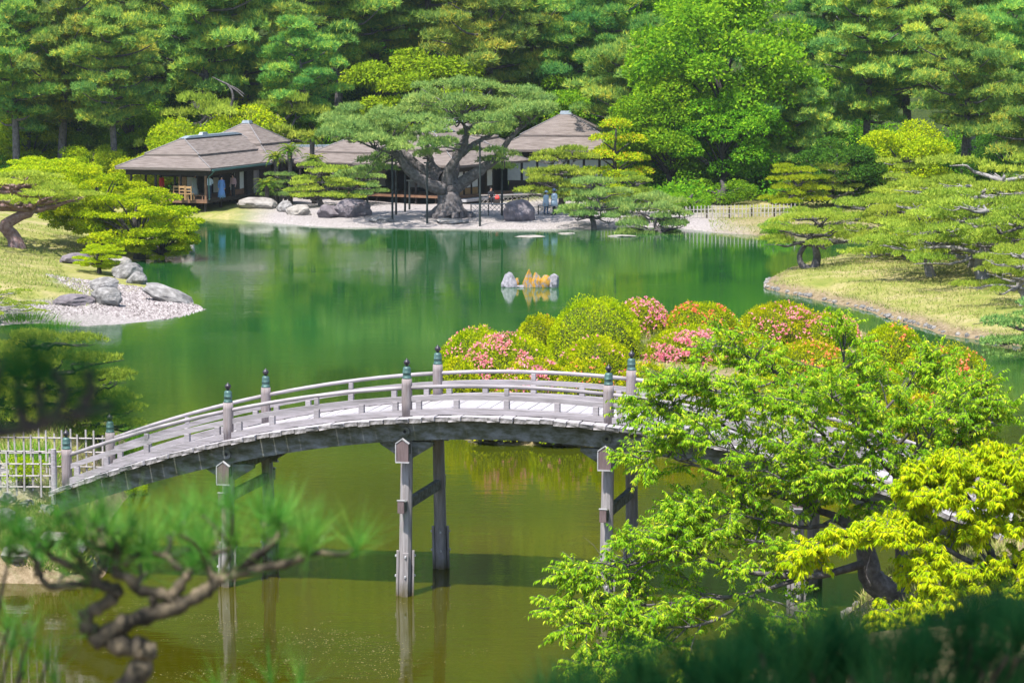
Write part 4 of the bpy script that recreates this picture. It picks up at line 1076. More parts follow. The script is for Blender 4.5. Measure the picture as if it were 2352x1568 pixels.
# ---------------------------------------------------------------- clipped garden pines
def niwaki(seed, H=3.2, R=3.2, npad=26, mat=None, bark=None, L=0.17, w=0.042, dens=1.0, pr=1.0, low=0.35, lean=0.5, trunk_r=0.2, twin=False):
    g = np.random.default_rng(seed); wd = Wood(); f = Fol(seed + 5)
    a0 = g.random() * 6.28
    tk = np.array([[0, 0, -0.3], [0.25 * math.cos(a0), 0.25 * math.sin(a0), H * 0.16], [-0.3 * lean, 0.2, H * 0.34], [0.35 * lean, -0.2, H * 0.55], [-0.1, 0.1, H * 0.78], [0.1, 0, H * 0.92]])
    T = wd.limb(tk, [trunk_r * 1.35, trunk_r, trunk_r * 0.85, trunk_r * 0.6, trunk_r * 0.4, 0.04], 8, 5, 0.03, seed)
    if twin:
        wd.limb([tk[0] + [0.1, 0, 0.1], tk[0] + [0.75, 0, H * 0.12], tk[0] + [0.95, 0, H * 0.3], tk[0] + [0.6, 0, H * 0.48], tk[3]], [trunk_r, trunk_r * .8, trunk_r * .7, trunk_r * .6, trunk_r * .5], 7, 5)
    for i in range(npad):
        t = (i + 0.5) / npad
        az = a0 + i * 2.399 + g.normal() * 0.3
        nt = 4; tier = min(nt - 1, int(nt * (1 - (1 - t) ** 0.8)))
        h = H * (low + (1 - low) * tier / (nt - 1))
        rr = R * math.sqrt(max(0.03, 1 - ((t - 0.12) / 0.95) ** 2)) * (0.45 + 0.55 * g.random()) if t > 0.12 else R * (0.6 + 0.4 * g.random())
        p = np.array([rr * math.cos(az), rr * math.sin(az), h + g.normal() * 0.05 * H - 0.05 * rr])
        sz = pr * (0.65 + 0.45 * g.random())
        b = T[min(len(T) - 1, int(len(T) * min(0.95, max(0.2, (h / H) * 0.85))))]
        m1 = b * 0.62 + p * 0.38 + g.normal(size=3) * np.array([0.22, 0.22, 0.12]) - np.array([0, 0, 0.05])
        m2 = b * 0.28 + p * 0.72 + g.normal(size=3) * np.array([0.2, 0.2, 0.08]) - np.array([0, 0, 0.14])
        wd.limb([b, m1, m2, p - np.array([0, 0, 0.1])], [trunk_r * 0.42, trunk_r * 0.3, trunk_r * 0.22, 0.02], 5, 4, 0.02, seed + i)
        for j in range(2):
            q = p + np.array([g.normal() * sz * 0.6, g.normal() * sz * 0.6, -0.06 - 0.05 * g.random()])
            wd.limb([m2, (m2 + q) / 2 + g.normal(size=3) * 0.06, q], [trunk_r * 0.18, 0.02, 0.012], 4, 2)
        f.pine_pad(p, sz * 1.15, sz * 0.95, 0.13 + 0.09 * sz, int(300 * dens * sz * sz), 5, L, w, spread=0.55, up=0.72, lower=-0.12, r0=0.45 + 0.1 * g.normal(), rv=0.18, rot=az)
    return wd.mesh("trunk", bark or BARK), f.mesh("crown", mat or PINE_LIME)
NIW = [niwaki(500 + 13 * i, 3.2, 3.4 + 0.2 * i, 22, PINE_LIME, BARKPALE if i else BARK, twin=(i == 0), low=(0.52 if i == 0 else 0.42), trunk_r=(0.27 if i == 0 else 0.22)) for i in range(4)]
NIWF = [niwaki(600 + 13 * i, 3.0, 2.6, 22, PINE_BLUE if i < 2 else PINE_LIME, BARK, L=0.22, w=0.055, dens=0.8) for i in range(3)]
NIWG = niwaki(700, 3.0, 2.1, 17, PINE_GOLD, BARKDARK, L=0.2, w=0.05, low=0.3)
def on_ground(px, py, z=0.8):
    q = at_z(px, py, z)
    for _ in range(4):
        q = at_z(px, py, ground_z(q[0], q[1]))
    return (q[0], q[1], ground_z(q[0], q[1]))
CLIP = [
 (NIW[0], 3.2, 1868, 614, 3.0, 2.9, 'clipped pine with a ring shaped double trunk leaning at the tip of the right bank', 0.82),
 (NIW[1], 3.2, 2015, 590, 3.1, 0.4, 'clipped pine with an arching bare limb, second from the tip of the right bank', 1.0),
 (NIW[2], 3.2, 2142, 634, 3.3, 1.3, 'clipped pine standing alone on the lawn in the middle of the right bank', 0.95),
 (NIW[3], 3.2, 2262, 640, 3.9, 2.2, 'large clipped pine with many pale limbs at the right of the right bank', 1.05),
 (NIW[1], 3.2, 2168, 582, 3.7, 3.8, 'wide clipped pine along the back shore of the right bank', 1.1),
 (NIW[2], 3.2, 2300, 585, 4.5, 5.2, 'tallest clipped pine on the right bank, its top level with the fence', 1.1),
 (NIW[3], 3.2, 2345, 702, 2.6, 0.2, 'low clipped pine at the right edge with branches close to the dry grass', 0.8),
 (NIW[0], 3.2, 2390, 650, 3.6, 4.4, 'clipped pine cut by the right edge of the picture', 1.0),
 (NIW[1], 3.2, 2235, 612, 4.2, 2.6, 'clipped pine with silvery limbs between the lone one and the tallest one', 1.05),
 (NIW[0], 3.2, 2085, 596, 2.9, 1.1, 'low clipped pine just behind the lone pine on the lawn', 0.95),
 (NIWG, 3.0, 1822, 487, 3.0, 0.0, 'golden clipped pine with stacked pads in front of the picket fence', 1.0),
 (NIW[1], 3.2, 1925, 478, 2.9, 1.6, 'clipped pine just right of the golden one behind the channel', 0.9),
 (NIW[3], 3.2, 2020, 474, 3.4, 3.0, 'broad clipped pine with pale limbs below the leafy bush at right', 1.1),
 (NIW[2], 3.2, 2110, 470, 2.6, 0.9, 'clipped pine behind the channel below the stout bare pine trunk', 1.0),
 (NIWF[2], 3.0, 742, 474, 2.6, 0.3, 'clipped pine on the rocky shore right of the cycads', 1.1),
 (NIWF[0], 3.0, 660, 468, 2.2, 2.2, 'low clipped pine on the rocks below the cycads', 0.8),
 (NIWF[1], 3.0, 812, 470, 2.5, 1.4, 'clipped pine beside the black props left of the great pine', 0.9),
 (NIWF[2], 3.0, 1288, 476, 3.6, 2.1, 'olive green clipped pine in front of the peaked hall', 1.0),
 (NIWF[0], 3.0, 1366, 507, 3.2, 0.7, 'clipped pine with a dark leaning trunk on the beach edge', 0.8),
 (NIWF[1], 3.0, 1512, 509, 3.4, 3.6, 'clipped blue green pine left of the picket fence', 0.78),
 (NIWF[2], 3.0, 1455, 492, 2.4, 5.1, 'small clipped pine between the two shore pines right of the beach', 0.8),
 (NIWF[1], 3.0, 1330, 478, 2.3, 4.0, 'low clipped pine behind the two people in pale blue', 0.8),
 (NIWF[2], 3.0, 150, 395, 3.0, 0.2, 'clipped pine behind the yellow maples at left', 1.3),
 (NIWF[0], 3.0, 245, 398, 2.8, 1.7, 'clipped pine below the eave at the left end of the pavilion', 1.2),
 (NIWF[1], 3.0, 60, 385, 3.2, 2.9, 'clipped pine behind the red trunked pine at the left edge', 1.2),
]
for i, (pair, H0, px, py, H, rz, lab, wx) in enumerate(CLIP):
    sc = H / H0
    loc = on_ground(px, py)
    plant_tree("clipped_pine", pair, loc, (sc * wx, sc * wx, sc), rz, lab, 'pine tree', 'clipped garden pines')
for i, (px, py, Y, H, lab) in enumerate(((468, 300, 203, 3.4, 'olive clipped pine showing above the pavilion ridge'), (645, 300, 205, 3.8, 'clipped pine showing above the right slope of the pavilion roof'))):
    X = at_y(px, py, Y)[0]
    zt = at_y(px, py - 45, Y)[2]
    z0 = ground_z(X, Y)
    sc = (zt - z0) / 3.0
    plant_tree("clipped_pine", NIWF[2], (X, Y, z0), (sc * 0.8, sc * 0.8, sc), 1.0 + i, lab, 'pine tree', 'clipped garden pines')

# cloud tree with orange tipped pads
def cloud_tree():
    g = np.random.default_rng(8); wd = Wood(); f = Fol(9)
    wd.limb([(0, 0, -0.3), (0.1, 0, 1.5), (-0.1, 0, 3), (0.05, 0, 5.0)], [0.2, 0.15, 0.12, 0.04], 7)
    spots = [(0, 0, 5.3, 1.05), (-0.9, 0.2, 4.4, 0.85), (1.1, 0, 4.3, 1.0), (-1.3, -0.4, 3.3, 1.0), (0.6, -0.8, 3.1, 0.9), (1.7, 0.3, 3.0, 0.9), (-0.2, 0.9, 3.6, 0.9), (-1.7, 0.2, 2.2, 0.8), (-0.5, -1.1, 2.0, 0.85), (0.7, -1.0, 2.0, 0.8), (1.9, -0.2, 2.2, 0.75), (0.4, 1.2, 2.3, 0.8)]
    for x, y, z, s_ in spots:
        wd.limb([(0, 0, z - 0.9), (x * 0.5, y * 0.5, z - 0.5), (x, y, z - 0.15)], [0.08, 0.06, 0.03], 5, 3)
        f.leaf_clump((x, y, z), s_, s_, s_ * 0.42, int(650 * s_), 0.17, 0.09, r0=0.55, rv=0.25, lower=-0.2)
    return wd.mesh("trunk", BARKDARK), f.mesh("crown", leafmat("orange_tipped_leaves", [(0.0, (0.14, 0.28, 0.006)), (0.55, (0.29, 0.42, 0.008)), (0.85, (0.46, 0.50, 0.012)), (1.0, (0.55, 0.36, 0.02))], 0.4))
CT = cloud_tree()
q = on_ground(1412, 468, 0.9)
plant_tree("cloud_pruned_tree", CT, (q[0], 188, ground_z(q[0], 188)), 1.08, 0.4, 'cloud pruned tree with orange tipped yellow pads right of the hall', 'tree')

# ---------------------------------------------------------------- the great old pine on its props
def crop3(cx, cy, Y): return at_y(698.2 + 0.3125 * cx, 183.7 + 0.3125 * cy, Y)
YG = 177.0
GP = empty("great_pine", (crop3(1070, 975, YG)[0], YG, ground_z(crop3(1070, 975, YG)[0], YG)))
tag(GP, 'great old pine with massive twisted trunk and wide flat crown on props', 'pine tree')
O = np.array(GP.location)
def gp(cx, cy, dy=0.0): return crop3(cx, cy, YG + dy) - O
wd = Wood(); g = np.random.default_rng(21); f = Fol(22)
wd.limb([gp(1080, 1005), gp(1075, 940), gp(1065, 860, 0.1), gp(1070, 780, 0.1), gp(1060, 730, 0.1)], [1.10, 0.88, 0.76, 0.74, 0.66], 18, 5, 0.06, 3)
for a in np.arange(0, 6.28, 0.62):                       # root flares
    r0 = 1.35 + 0.35 * math.sin(a * 3)
    wd.limb([np.array([0.50 * math.cos(a), 0.50 * math.sin(a), 1.1]), np.array([0.80 * math.cos(a), 0.70 * math.sin(a), 0.42]), np.array([r0 * 1.25 * math.cos(a), r0 * math.sin(a), -0.15])], [0.22, 0.30, 0.22], 8, 3, 0.06, int(a * 10))
limbs = [
 ([(1030, 800, -0.3), (920, 770, -0.6), (800, 690, -0.9), (730, 610, -1.0), (690, 530, -1.0), (640, 480, -1.2), (560, 440, -1.5), (460, 420, -1.6)], [0.5, 0.42, 0.36, 0.31, 0.26, 0.2, 0.13, 0.06]),
 ([(1010, 760, 0.2), (900, 680, 0.6), (800, 600, 1.0), (740, 540, 1.4), (640, 440, 2.2), (520, 330, 2.8)], [0.42, 0.34, 0.28, 0.24, 0.16, 0.06]),
 ([(1060, 760, -0.2), (1060, 680, -0.5), (1100, 610, -0.7), (1150, 540, -0.8), (1190, 450, -0.9), (1195, 370, -1.0), (1150, 290, -1.1)], [0.5, 0.36, 0.30, 0.25, 0.2, 0.14, 0.06]),
 ([(1100, 800, 0.1), (1200, 730, 0.0), (1300, 660, -0.2), (1400, 590, -0.2), (1460, 520, 0.0), (1520, 420, 0.2), (1600, 350, 0.3), (1680, 280, 0.4), (1740, 220, 0.5)], [0.5, 0.42, 0.36, 0.28, 0.22, 0.19, 0.16, 0.12, 0.05]),
 ([(1040, 740, 0.3), (960, 660, 0.8), (930, 600, 1.2), (900, 480, 1.8), (860, 340, 2.4)], [0.42, 0.34, 0.26, 0.18, 0.06]),
 ([(1160, 550, -0.6), (1250, 470, -0.2), (1350, 420, 0.5), (1440, 360, 1.2), (1520, 260, 1.6)], [0.22, 0.17, 0.13, 0.1, 0.05]),
 ([(1080, 740, 0.5), (1110, 660, 1.4), (1130, 520, 2.4), (1250, 330, 3.2), (1350, 180, 3.6)], [0.4, 0.32, 0.24, 0.16, 0.05]),
 ([(700, 560, -1.0), (600, 520, -2.2), (520, 500, -3.2)], [0.2, 0.14, 0.06]),
]
ends = []
for pts, rad in limbs:
    P = wd.limb([gp(*p) for p in pts], rad, 10, 5, 0.035, len(pts) * 7)
    ends += list(P[int(len(P) * 0.45):])
ends = np.array(ends)
up_x = [140, 300, 480, 700, 900, 1060, 1250, 1450, 1650, 1800, 1880]; up_y = [370, 200, 150, 95, 45, 20, 30, 70, 95, 110, 150]
lo_x = [140, 300, 500, 700, 900, 1060, 1250, 1450, 1650, 1800, 1880]; lo_y = [420, 470, 470, 510, 500, 470, 430, 380, 300, 230, 180]
pads = []
for i in range(118):
    cx = 190 + 1600 * ((i * 0.6180339) % 1.0)
    t = g.random()
    cy = np.interp(cx, up_x, up_y) * (1 - t) + np.interp(cx, lo_x, lo_y) * t
    dome = 1 - ((cx - 1000) / 1050) ** 2
    dy = (g.random() - 0.5) * 11 * math.sqrt(max(dome, 0.1)) * (0.5 + 0.5 * t)
    pads.append((cx, cy, dy - (t - 0.35) * 3.0, 0.72 + 0.42 * g.random()))
for cx, cy in ((480, 600), (560, 560), (620, 600), (470, 680), (540, 640), (420, 720), (600, 660), (860, 560), (930, 540), (1400, 530), (1430, 590), (1490, 560), (1470, 650), (1370, 600), (1210, 520)):
    pads.append((cx, cy, -0.5 + g.normal() * 1.2, 0.6 + 0.25 * g.random()))
for cx, cy, dy, sz in pads:
    p = gp(cx, cy, dy)
    k = np.argmin(((ends - p) ** 2 * np.array([1, 0.6, 1.2])).sum(1))
    e_ = ends[k]
    wd.limb([e_, e_ * 0.5 + p * 0.5 + g.normal(size=3) * 0.25, p - np.array([0, 0, 0.12])], [0.075, 0.05, 0.02], 5, 3, 0.02, k)
    f.pine_pad(p, sz * 1.15, sz * 0.95, 0.36 * sz + 0.06, int(210 * sz * sz), 5, 0.25, 0.055, spread=0.6, up=0.66, lower=-0.15, r0=0.45 + 0.1 * g.normal(), rv=0.17, rot=g.random() * 6)
put("trunk", wd.mesh("trunk", BARK), GP)
put("crown", f.mesh("crown", PINE_BLUE), GP)
for i, (cx, top, bot, lab) in enumerate(((465, 700, 920, 'black prop pole furthest left under the great pine'), (650, 560, 1015, 'black prop pole left of the pair standing close together'), (677, 560, 995, 'black prop pole right of the pair standing close together'), (743, 660, 975, 'black prop pole third from the trunk on the left'), (775, 740, 955, 'thin black prop pole nearest the trunk on the left, set back'), (905, 610, 1030, 'black prop pole just left of the trunk at the water side'), (1293, 450, 1040, 'tallest black prop pole right of the trunk'), (1455, 540, 990, 'black prop pole under the far right limb of the great pine'))):
    Yp = at_z(698.2 + 0.3125 * cx, 183.7 + 0.3125 * bot, 0.45)[1]
    b0 = crop3(cx, bot, Yp); t0 = crop3(cx, top, Yp)
    po = MB().tube([(0, 0, ground_z(b0[0], Yp) - b0[2] - 0.1), (0.01, 0, (t0[2] - b0[2]) * 0.5), (0.0, 0, t0[2] - b0[2])], [0.075, 0.07, 0.06], 8)
    po.box((0, 0, t0[2] - b0[2]), (0.42, 0.12, 0.10))
    o = po.build("prop_pole", POLEMAT); o.location = b0
    tag(o, lab, 'pole', 'prop poles of the great pine')

# ---------------------------------------------------------------- clipped azaleas on the island
AZ_LEAF = leafmat("azalea_leaves", [(0.0, (0.13, 0.24, 0.004)), (0.4, (0.31, 0.39, 0.005)), (0.75, (0.47, 0.50, 0.006)), (1.0, (0.64, 0.58, 0.010))], 0.35, hue=0.014, val=0.1)
AZ_PINK = leafmat("pink_azalea_petals", [(0.0, (0.62, 0.12, 0.20)), (0.5, (0.80, 0.28, 0.34)), (1.0, (0.88, 0.48, 0.50))], 0.3, hue=0.012, val=0.04)
AZ_RED = leafmat("orange_azalea_petals", [(0.0, (0.75, 0.09, 0.05)), (0.5, (0.88, 0.24, 0.11)), (1.0, (0.92, 0.44, 0.26))], 0.3, hue=0.01, val=0.04)
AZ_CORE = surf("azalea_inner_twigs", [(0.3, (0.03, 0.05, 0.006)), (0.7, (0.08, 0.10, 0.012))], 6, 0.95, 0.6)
def azalea(i, px, top, bot, wpx, flo, fcol, lab, patch=None, dep=1.0):
    z0 = 0.55
    q = at_z(px, bot, z0)
    Y = q[1]
    s_ = FPX / (Y / CP)
    rx = wpx / s_ / 2 * 1.06; ry = rx * 0.95 * dep
    Yc = Y + ry
    c = at_y(px, top, Yc)
    gz0 = max(0.3, ground_z(c[0], Yc))
    rz_ = max(0.5, c[2] - gz0) * 1.0
    e = empty("azalea_bush", (c[0], Yc, gz0))
    tag(e, lab, 'azalea', 'clipped azaleas on the island')
    g = np.random.default_rng(900 + i); fo = Fol(901 + i)
    ph = g.random(8) * 6.28
    def shape(u):
        az = np.arctan2(u[:, 1], u[:, 0])
        lump = 1 + 0.045 * np.sin(2 * az + ph[0]) + 0.035 * np.sin(4 * az + ph[1] + 3 * u[:, 2]) + 0.025 * np.sin(8 * u[:, 2] + 5 * az + ph[2]) + 0.02 * np.sin(11 * az + 9 * u[:, 2] + ph[7])
        zz = np.sign(u[:, 2]) * np.abs(u[:, 2]) ** 0.85
        return np.stack([u[:, 0] * rx, u[:, 1] * ry, np.clip(zz, -0.1, None) * rz_], 1) * lump[:, None]
    # twiggy inside
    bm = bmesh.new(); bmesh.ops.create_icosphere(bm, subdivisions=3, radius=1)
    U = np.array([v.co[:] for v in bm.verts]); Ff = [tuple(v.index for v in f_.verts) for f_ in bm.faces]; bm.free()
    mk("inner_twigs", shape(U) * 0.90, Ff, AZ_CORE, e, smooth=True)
    area = 2 * math.pi * rx * max(rz_, rx) * 1.1
    n_ = int(min(14000, area * 800))
    u = nrm(g.normal(size=(int(n_ * 1.8), 3))); u = u[u[:, 2] > -0.08][:n_]
    p = shape(u) * (0.90 + 0.13 * g.random(len(u)))[:, None]
    D = nrm(u * 0.7 + g.normal(size=u.shape) * 0.6 + np.array([0, 0, 0.35]))
    tone = 0.5 + 0.16 * np.sin(u[:, 0] * 5 + ph[3]) * np.sin(u[:, 2] * 6 + ph[4])
    fo.leaves(p, D, 0.065 + 0.04 * g.random(len(u)), 0.04, tone + 0.2 * g.normal(size=len(u)), flat=nrm(u + 0.3))
    # stray shoots standing proud of the clipping
    k = 36
    u2 = nrm(g.normal(size=(k * 3, 3))); u2 = u2[u2[:, 2] > 0.3][:k]
    for uu, pp in zip(u2, shape(u2)):
        m_ = 9; tt = g.random(m_)
        C = pp + np.array([0, 0, 1.0]) * (tt[:, None] * 0.16)
        fo.leaves(C, nrm(g.normal(size=(m_, 3)) + np.array([0, 0, 0.8])), 0.08, 0.04, 0.75 + 0.2 * g.normal(size=m_))
    put("leaves", fo.mesh("leaves", AZ_LEAF), e)['kind'] = 'stuff'
    if flo > 0:
        ff = Fol(950 + i)
        k = int(flo * area * (22 if fcol is AZ_PINK else 10))
        u3 = nrm(g.normal(size=(k * 12 + 20, 3))); u3 = u3[(u3[:, 2] > 0.0)]
        if patch is not None:
            pd = nrm(np.array(patch, float)); wgt = np.clip((u3 @ pd - patch_w) / (1 - patch_w), 0, 1) ** 1.0
            u3 = u3[g.random(len(u3)) < 0.04 + wgt]
        clus = 0.5 + 0.32 * np.sin(u3[:, 0] * 6 + ph[5]) * np.sin(u3[:, 2] * 7 + ph[6]) + 0.3 * np.sin(u3[:, 0] * 13 + u3[:, 1] * 9 + ph[1]) * np.sin(u3[:, 2] * 15 + ph[2]) + 0.25 * g.random(len(u3))
        u3 = u3[clus > 0.62][:k]
        pc = shape(u3) * 1.035
        for a in range(4):
            dirs = nrm(u3 * 0.8 + g.normal(size=u3.shape) * 0.9)
            ff.leaves(pc, dirs, 0.065 + 0.03 * g.random(len(u3)), 0.055, 0.5 + 0.25 * g.normal(size=len(u3)), flat=u3)
        put("blossom", ff.mesh("blossom", fcol), e)['kind'] = 'stuff'
patch_w = 0.25
P0, R0 = AZ_PINK, AZ_RED
AZ = [
 (1795, 698, 800, 190, 0.5, P0, 'yellow green azalea mound with scattered pink blossom, back row by the right channel', (0.2, -0.9, 0.3)),
 (1900, 722, 800, 150, 0.9, P0, 'azalea with a pink crest at the back right end of the row', (0.3, -0.6, 0.7)),
 (1612, 700, 790, 155, 1.3, R0, 'back row azalea topped with orange red blossom', (0, -0.2, 1)),
 (1475, 692, 785, 120, 1.4, P0, 'back row azalea covered in pink, just right of the largest mound', (0.3, -0.4, 0.8)),
 (1368, 689, 838, 205, 0.0, P0, 'largest azalea mound, plain yellow green without blossom', None),
 (1240, 727, 815, 112, 0.04, R0, 'plain yellow green azalea left of the largest mound', None),
 (1700, 770, 850, 190, 0.3, P0, 'azalea mound half hidden by the cherry leaves behind the bridge', None),
 (1600, 752, 845, 232, 1.3, P0, 'wide azalea mound with dense pink blossom in the middle of the row', (-0.2, -0.9, 0.15)),
 (2050, 750, 868, 165, 0.35, R0, 'rounded azalea with a few coral blossoms at the right, by the channel', (0.4, -0.3, 0.9)),
 (1860, 790, 885, 200, 0.8, R0, 'azalea with an orange crest behind the cherry crown', (0, -0.3, 1)),
 (1990, 838, 925, 175, 0.8, R0, 'azalea with a coral red flank facing the bridge', (0.3, -0.9, 0.3)),
 (2168, 800, 950, 220, 0.9, R0, 'rightmost large azalea sprinkled with red and coral blossom', (0.0, -0.9, 0.4)),
 (1095, 760, 875, 180, 0.25, P0, 'leftmost tall azalea with a few pink blossoms', (-0.3, -0.5, 0.8)),
 (1172, 772, 900, 200, 1.1, P0, 'azalea with a sweep of pink blossom down its left side', (-0.6, -0.6, 0.5)),
 (1372, 778, 898, 178, 0.18, P0, 'green azalea with sparse pink dots in front of the largest mound', None),
 (1232, 828, 915, 140, 1.3, P0, 'low azalea in front, its top thick with pale pink blossom', (0, -0.3, 1)),
 (1050, 828, 920, 105, 0.02, P0, 'small plain yellow azalea at the left tip of the island', None),
 (1345, 832, 920, 118, 0.5, R0, 'low yellow azalea dotted with orange blossom behind the bridge rail', (0.4, -0.6, 0.6)),
 (1485, 838, 925, 110, 0.5, R0, 'low azalea behind the bridge posts with orange dots', None),
 (1560, 862, 955, 150, 0.4, R0, 'low azalea behind the right part of the bridge rail', None),
 (1740, 860, 970, 210, 0.3, R0, 'broad low azalea behind the cherry trunk', None),
 (1920, 905, 1010, 200, 0.4, R0, 'front azalea under the thick of the cherry crown', None),
 (2090, 910, 1010, 190, 0.5, R0, 'front azalea at the right end of the island', None),
 (1150, 905, 985, 150, 0.5, P0, 'low front azalea below the bridge rail at left', (0, -0.5, 0.6)),
 (1290, 915, 990, 150, 0.4, P0, 'low front azalea below the bridge rail, second from left', None),
 (1430, 925, 1000, 150, 0.3, R0, 'low front azalea below the bridge rail near the middle', None),
]
for i, a in enumerate(AZ):
    azalea(i, a[0], a[1], a[2], a[3], a[4], a[5], a[6], a[7])

# ---------------------------------------------------------------- maples, red pine and other plants on the left bank
MAPLE = [broad_tree(351 + 20 * i, 4.6, 3.4, LEAF_LIME, 74, 0.14, 0.12, BARKDARK, 640, 0.26, 0.72) for i in range(2)]
def at_base(px, py, z): 
    return on_ground(px, py, z)
for px, py, sc, rz, lab, wx in ((318, 588, 0.86, 0.3, 'yellow green maple overhanging the water in front of the pavilion', 1.15), (228, 560, 0.98, 2.0, 'yellow green maple left of the one over the water', 0.95), (372, 592, 0.62, 4.0, 'low yellow green maple dipping to the waterline', 0.95), (95, 480, 0.9, 1.0, 'golden maple behind the red trunked pine', 1.3)):
    plant_tree("maple_tree", MAPLE[int(rz) % 2], at_base(px, py, 0.8), (sc * wx, sc * wx, sc), rz, lab, 'maple', 'maples on the left bank')
plant_tree("maple_sapling", MAPLE[1], at_base(228, 628, 0.8), 0.36, 1.2, 'little maple sapling beside the shore rocks', 'maple')
RP = niwaki(810, 4.0, 3.8, 30, PINE_LIME, BARKRED, trunk_r=0.42, lean=2.2, low=0.72, L=0.17)
plant_tree("red_pine", RP, at_base(42, 566, 1.6), (1.0, 1.0, 0.98), 0.6, 'red trunked pine with writhing bare limbs on the left lawn', 'pine tree')
plant_tree("clipped_pine", NIW[2], at_base(-25, 690, 1.0), (0.7, 0.7, 0.4), 0.6, 'low spreading pine at the left edge of the lawn', 'pine tree', 'clipped garden pines')
NLP = niwaki(830, 3.0, 2.5, 30, PINE_LIME, BARKDARK, L=0.16, w=0.032, dens=1.1, low=0.25, pr=0.9)
for px, Y, zb, sc, rz, lab in ((110, 71, None, 0.78, 0.3, 'bushy pine on the near left bank behind the lattice fence'), (225, 72.5, None, 0.55, 1.9, 'small pine leaning over the water behind the bridge end'), (-20, 70, None, 0.7, 2.9, 'bushy pine cut by the left edge behind the lattice fence')):
    X = at_y(px, 1000, Y)[0]
    plant_tree("bushy_pine", NLP, (X, Y, ground_z(X, Y)), sc, rz, lab, 'pine tree', 'pines on the near left bank')
PNR = niwaki(840, 2.2, 2.2, 22, PINE_BLUE, BARKDARK, L=0.16, low=0.2)
plant_tree("bushy_pine", PNR, on_ground(2385, 772, 0.6), 1.0, 0.4, 'dark bushy pine at the right edge on the stone edged shore', 'pine tree')

# bushes
def bush(px, py, sc, mat_pair, lab, rz=0.0, squash=0.8):
    plant_tree("leafy_bush", mat_pair, on_ground(px, py, 0.7), (sc, sc, sc * squash), rz, lab, 'bush', 'small leafy bushes', "leaves", "stem")
BUSH = broad_tree(471, 2.0, 1.5, LEAF_LIME, 26, 0.11, 0.02, BARKDARK, 420, 0.6, 0.5)
BUSHG = broad_tree(481, 2.0, 1.5, LEAF_GREEN, 26, 0.11, 0.02, BARKDARK, 420, 0.6, 0.5)
bush(1412, 478, 1.0, BUSH, 'glowing yellow bush behind the bamboo fence right of the beach')
bush(1590, 486, 0.9, BUSHG, 'green bush at the left end of the picket fence', 1.0)
bush(1780, 520, 0.75, BUSHG, 'dark green bush hanging over the far bank near the right tip', 2.0)
bush(1660, 470, 1.3, BUSHG, 'green bush behind the picket fence', 3.0)
bush(50, 1108, 0.38, BUSH, 'yellow green bush behind the lattice fence on the near left bank', 0.4)
bush(300, 1135, 0.30, BUSH, 'yellow green sprig under the left end of the bridge', 0.9)
bush(20, 790, 0.8, BUSHG, 'green bush at the left edge of the gravel spit', 0.9, 0.5)

# cycads by the pavilion
CYC = leafmat("cycad_fronds", [(0.0, (0.05, 0.14, 0.012)), (0.5, (0.12, 0.22, 0.015)), (1.0, (0.30, 0.32, 0.03))], 0.3)
def cycad(h, seed):
    g = np.random.default_rng(seed); wd = Wood(); f_ = Fol(seed)
    wd.limb([(0, 0, -0.3), (0.05, 0, h * 0.5), (0, 0.03, h)], [0.2, 0.17, 0.19], 8)
    for i in range(26):
        az = i * 2.4; el = 1.2 - 1.25 * (i / 26)
        L = 0.95 + 0.25 * g.random(); k = 16
        t = np.linspace(0.1, 1, k)
        P = np.stack([np.cos(az) * np.cos(el - t * 0.7) * L * t, np.sin(az) * np.cos(el - t * 0.7) * L * t, h + np.sin(el - t * 0.75) * L * t], 1)
        wd.limb(P[::5], [0.015, 0.006], 4, 1)
        T = nrm(np.gradient(P, axis=0)); S = nrm(np.cross(T, [0, 0, 1.0]))
        for sg in (-1, 1):
            f_.blades(P, nrm(S * sg + T * 0.5 + np.array([0, 0, 0.15])), 0.24 * np.sin(np.pi * (0.15 + 0.8 * t)), 0.06, 0.45 + 0.25 * g.normal(size=k) + (0.3 if i < 8 else 0))
    return wd.mesh("trunk", BARKDARK), f_.mesh("frond", CYC)
for i, (px, py, top, lab) in enumerate(((635, 466, 362, 'cycad with leaning trunk nearest the pavilion'), (667, 470, 344, 'tall cycad second from the pavilion'), (719, 460, 318, 'tallest cycad standing in front of the corridor roof'), (722, 468, 368, 'shorter cycad below the tallest one'), (613, 472, 424, 'low cycad at the pavilion steps'))):
    p = on_ground(px, py, 0.8); t_ = at_y(px, top, p[1])
    e = plant_tree("cycad", cycad(max(0.5, t_[2] - p[2]), 60 + i), p, 1.0, i * 1.3, lab, 'cycad', 'cycads beside the pavilion', "fronds")
    [c for c in e.children if c.name.startswith('fronds')][0]['kind'] = 'stuff'

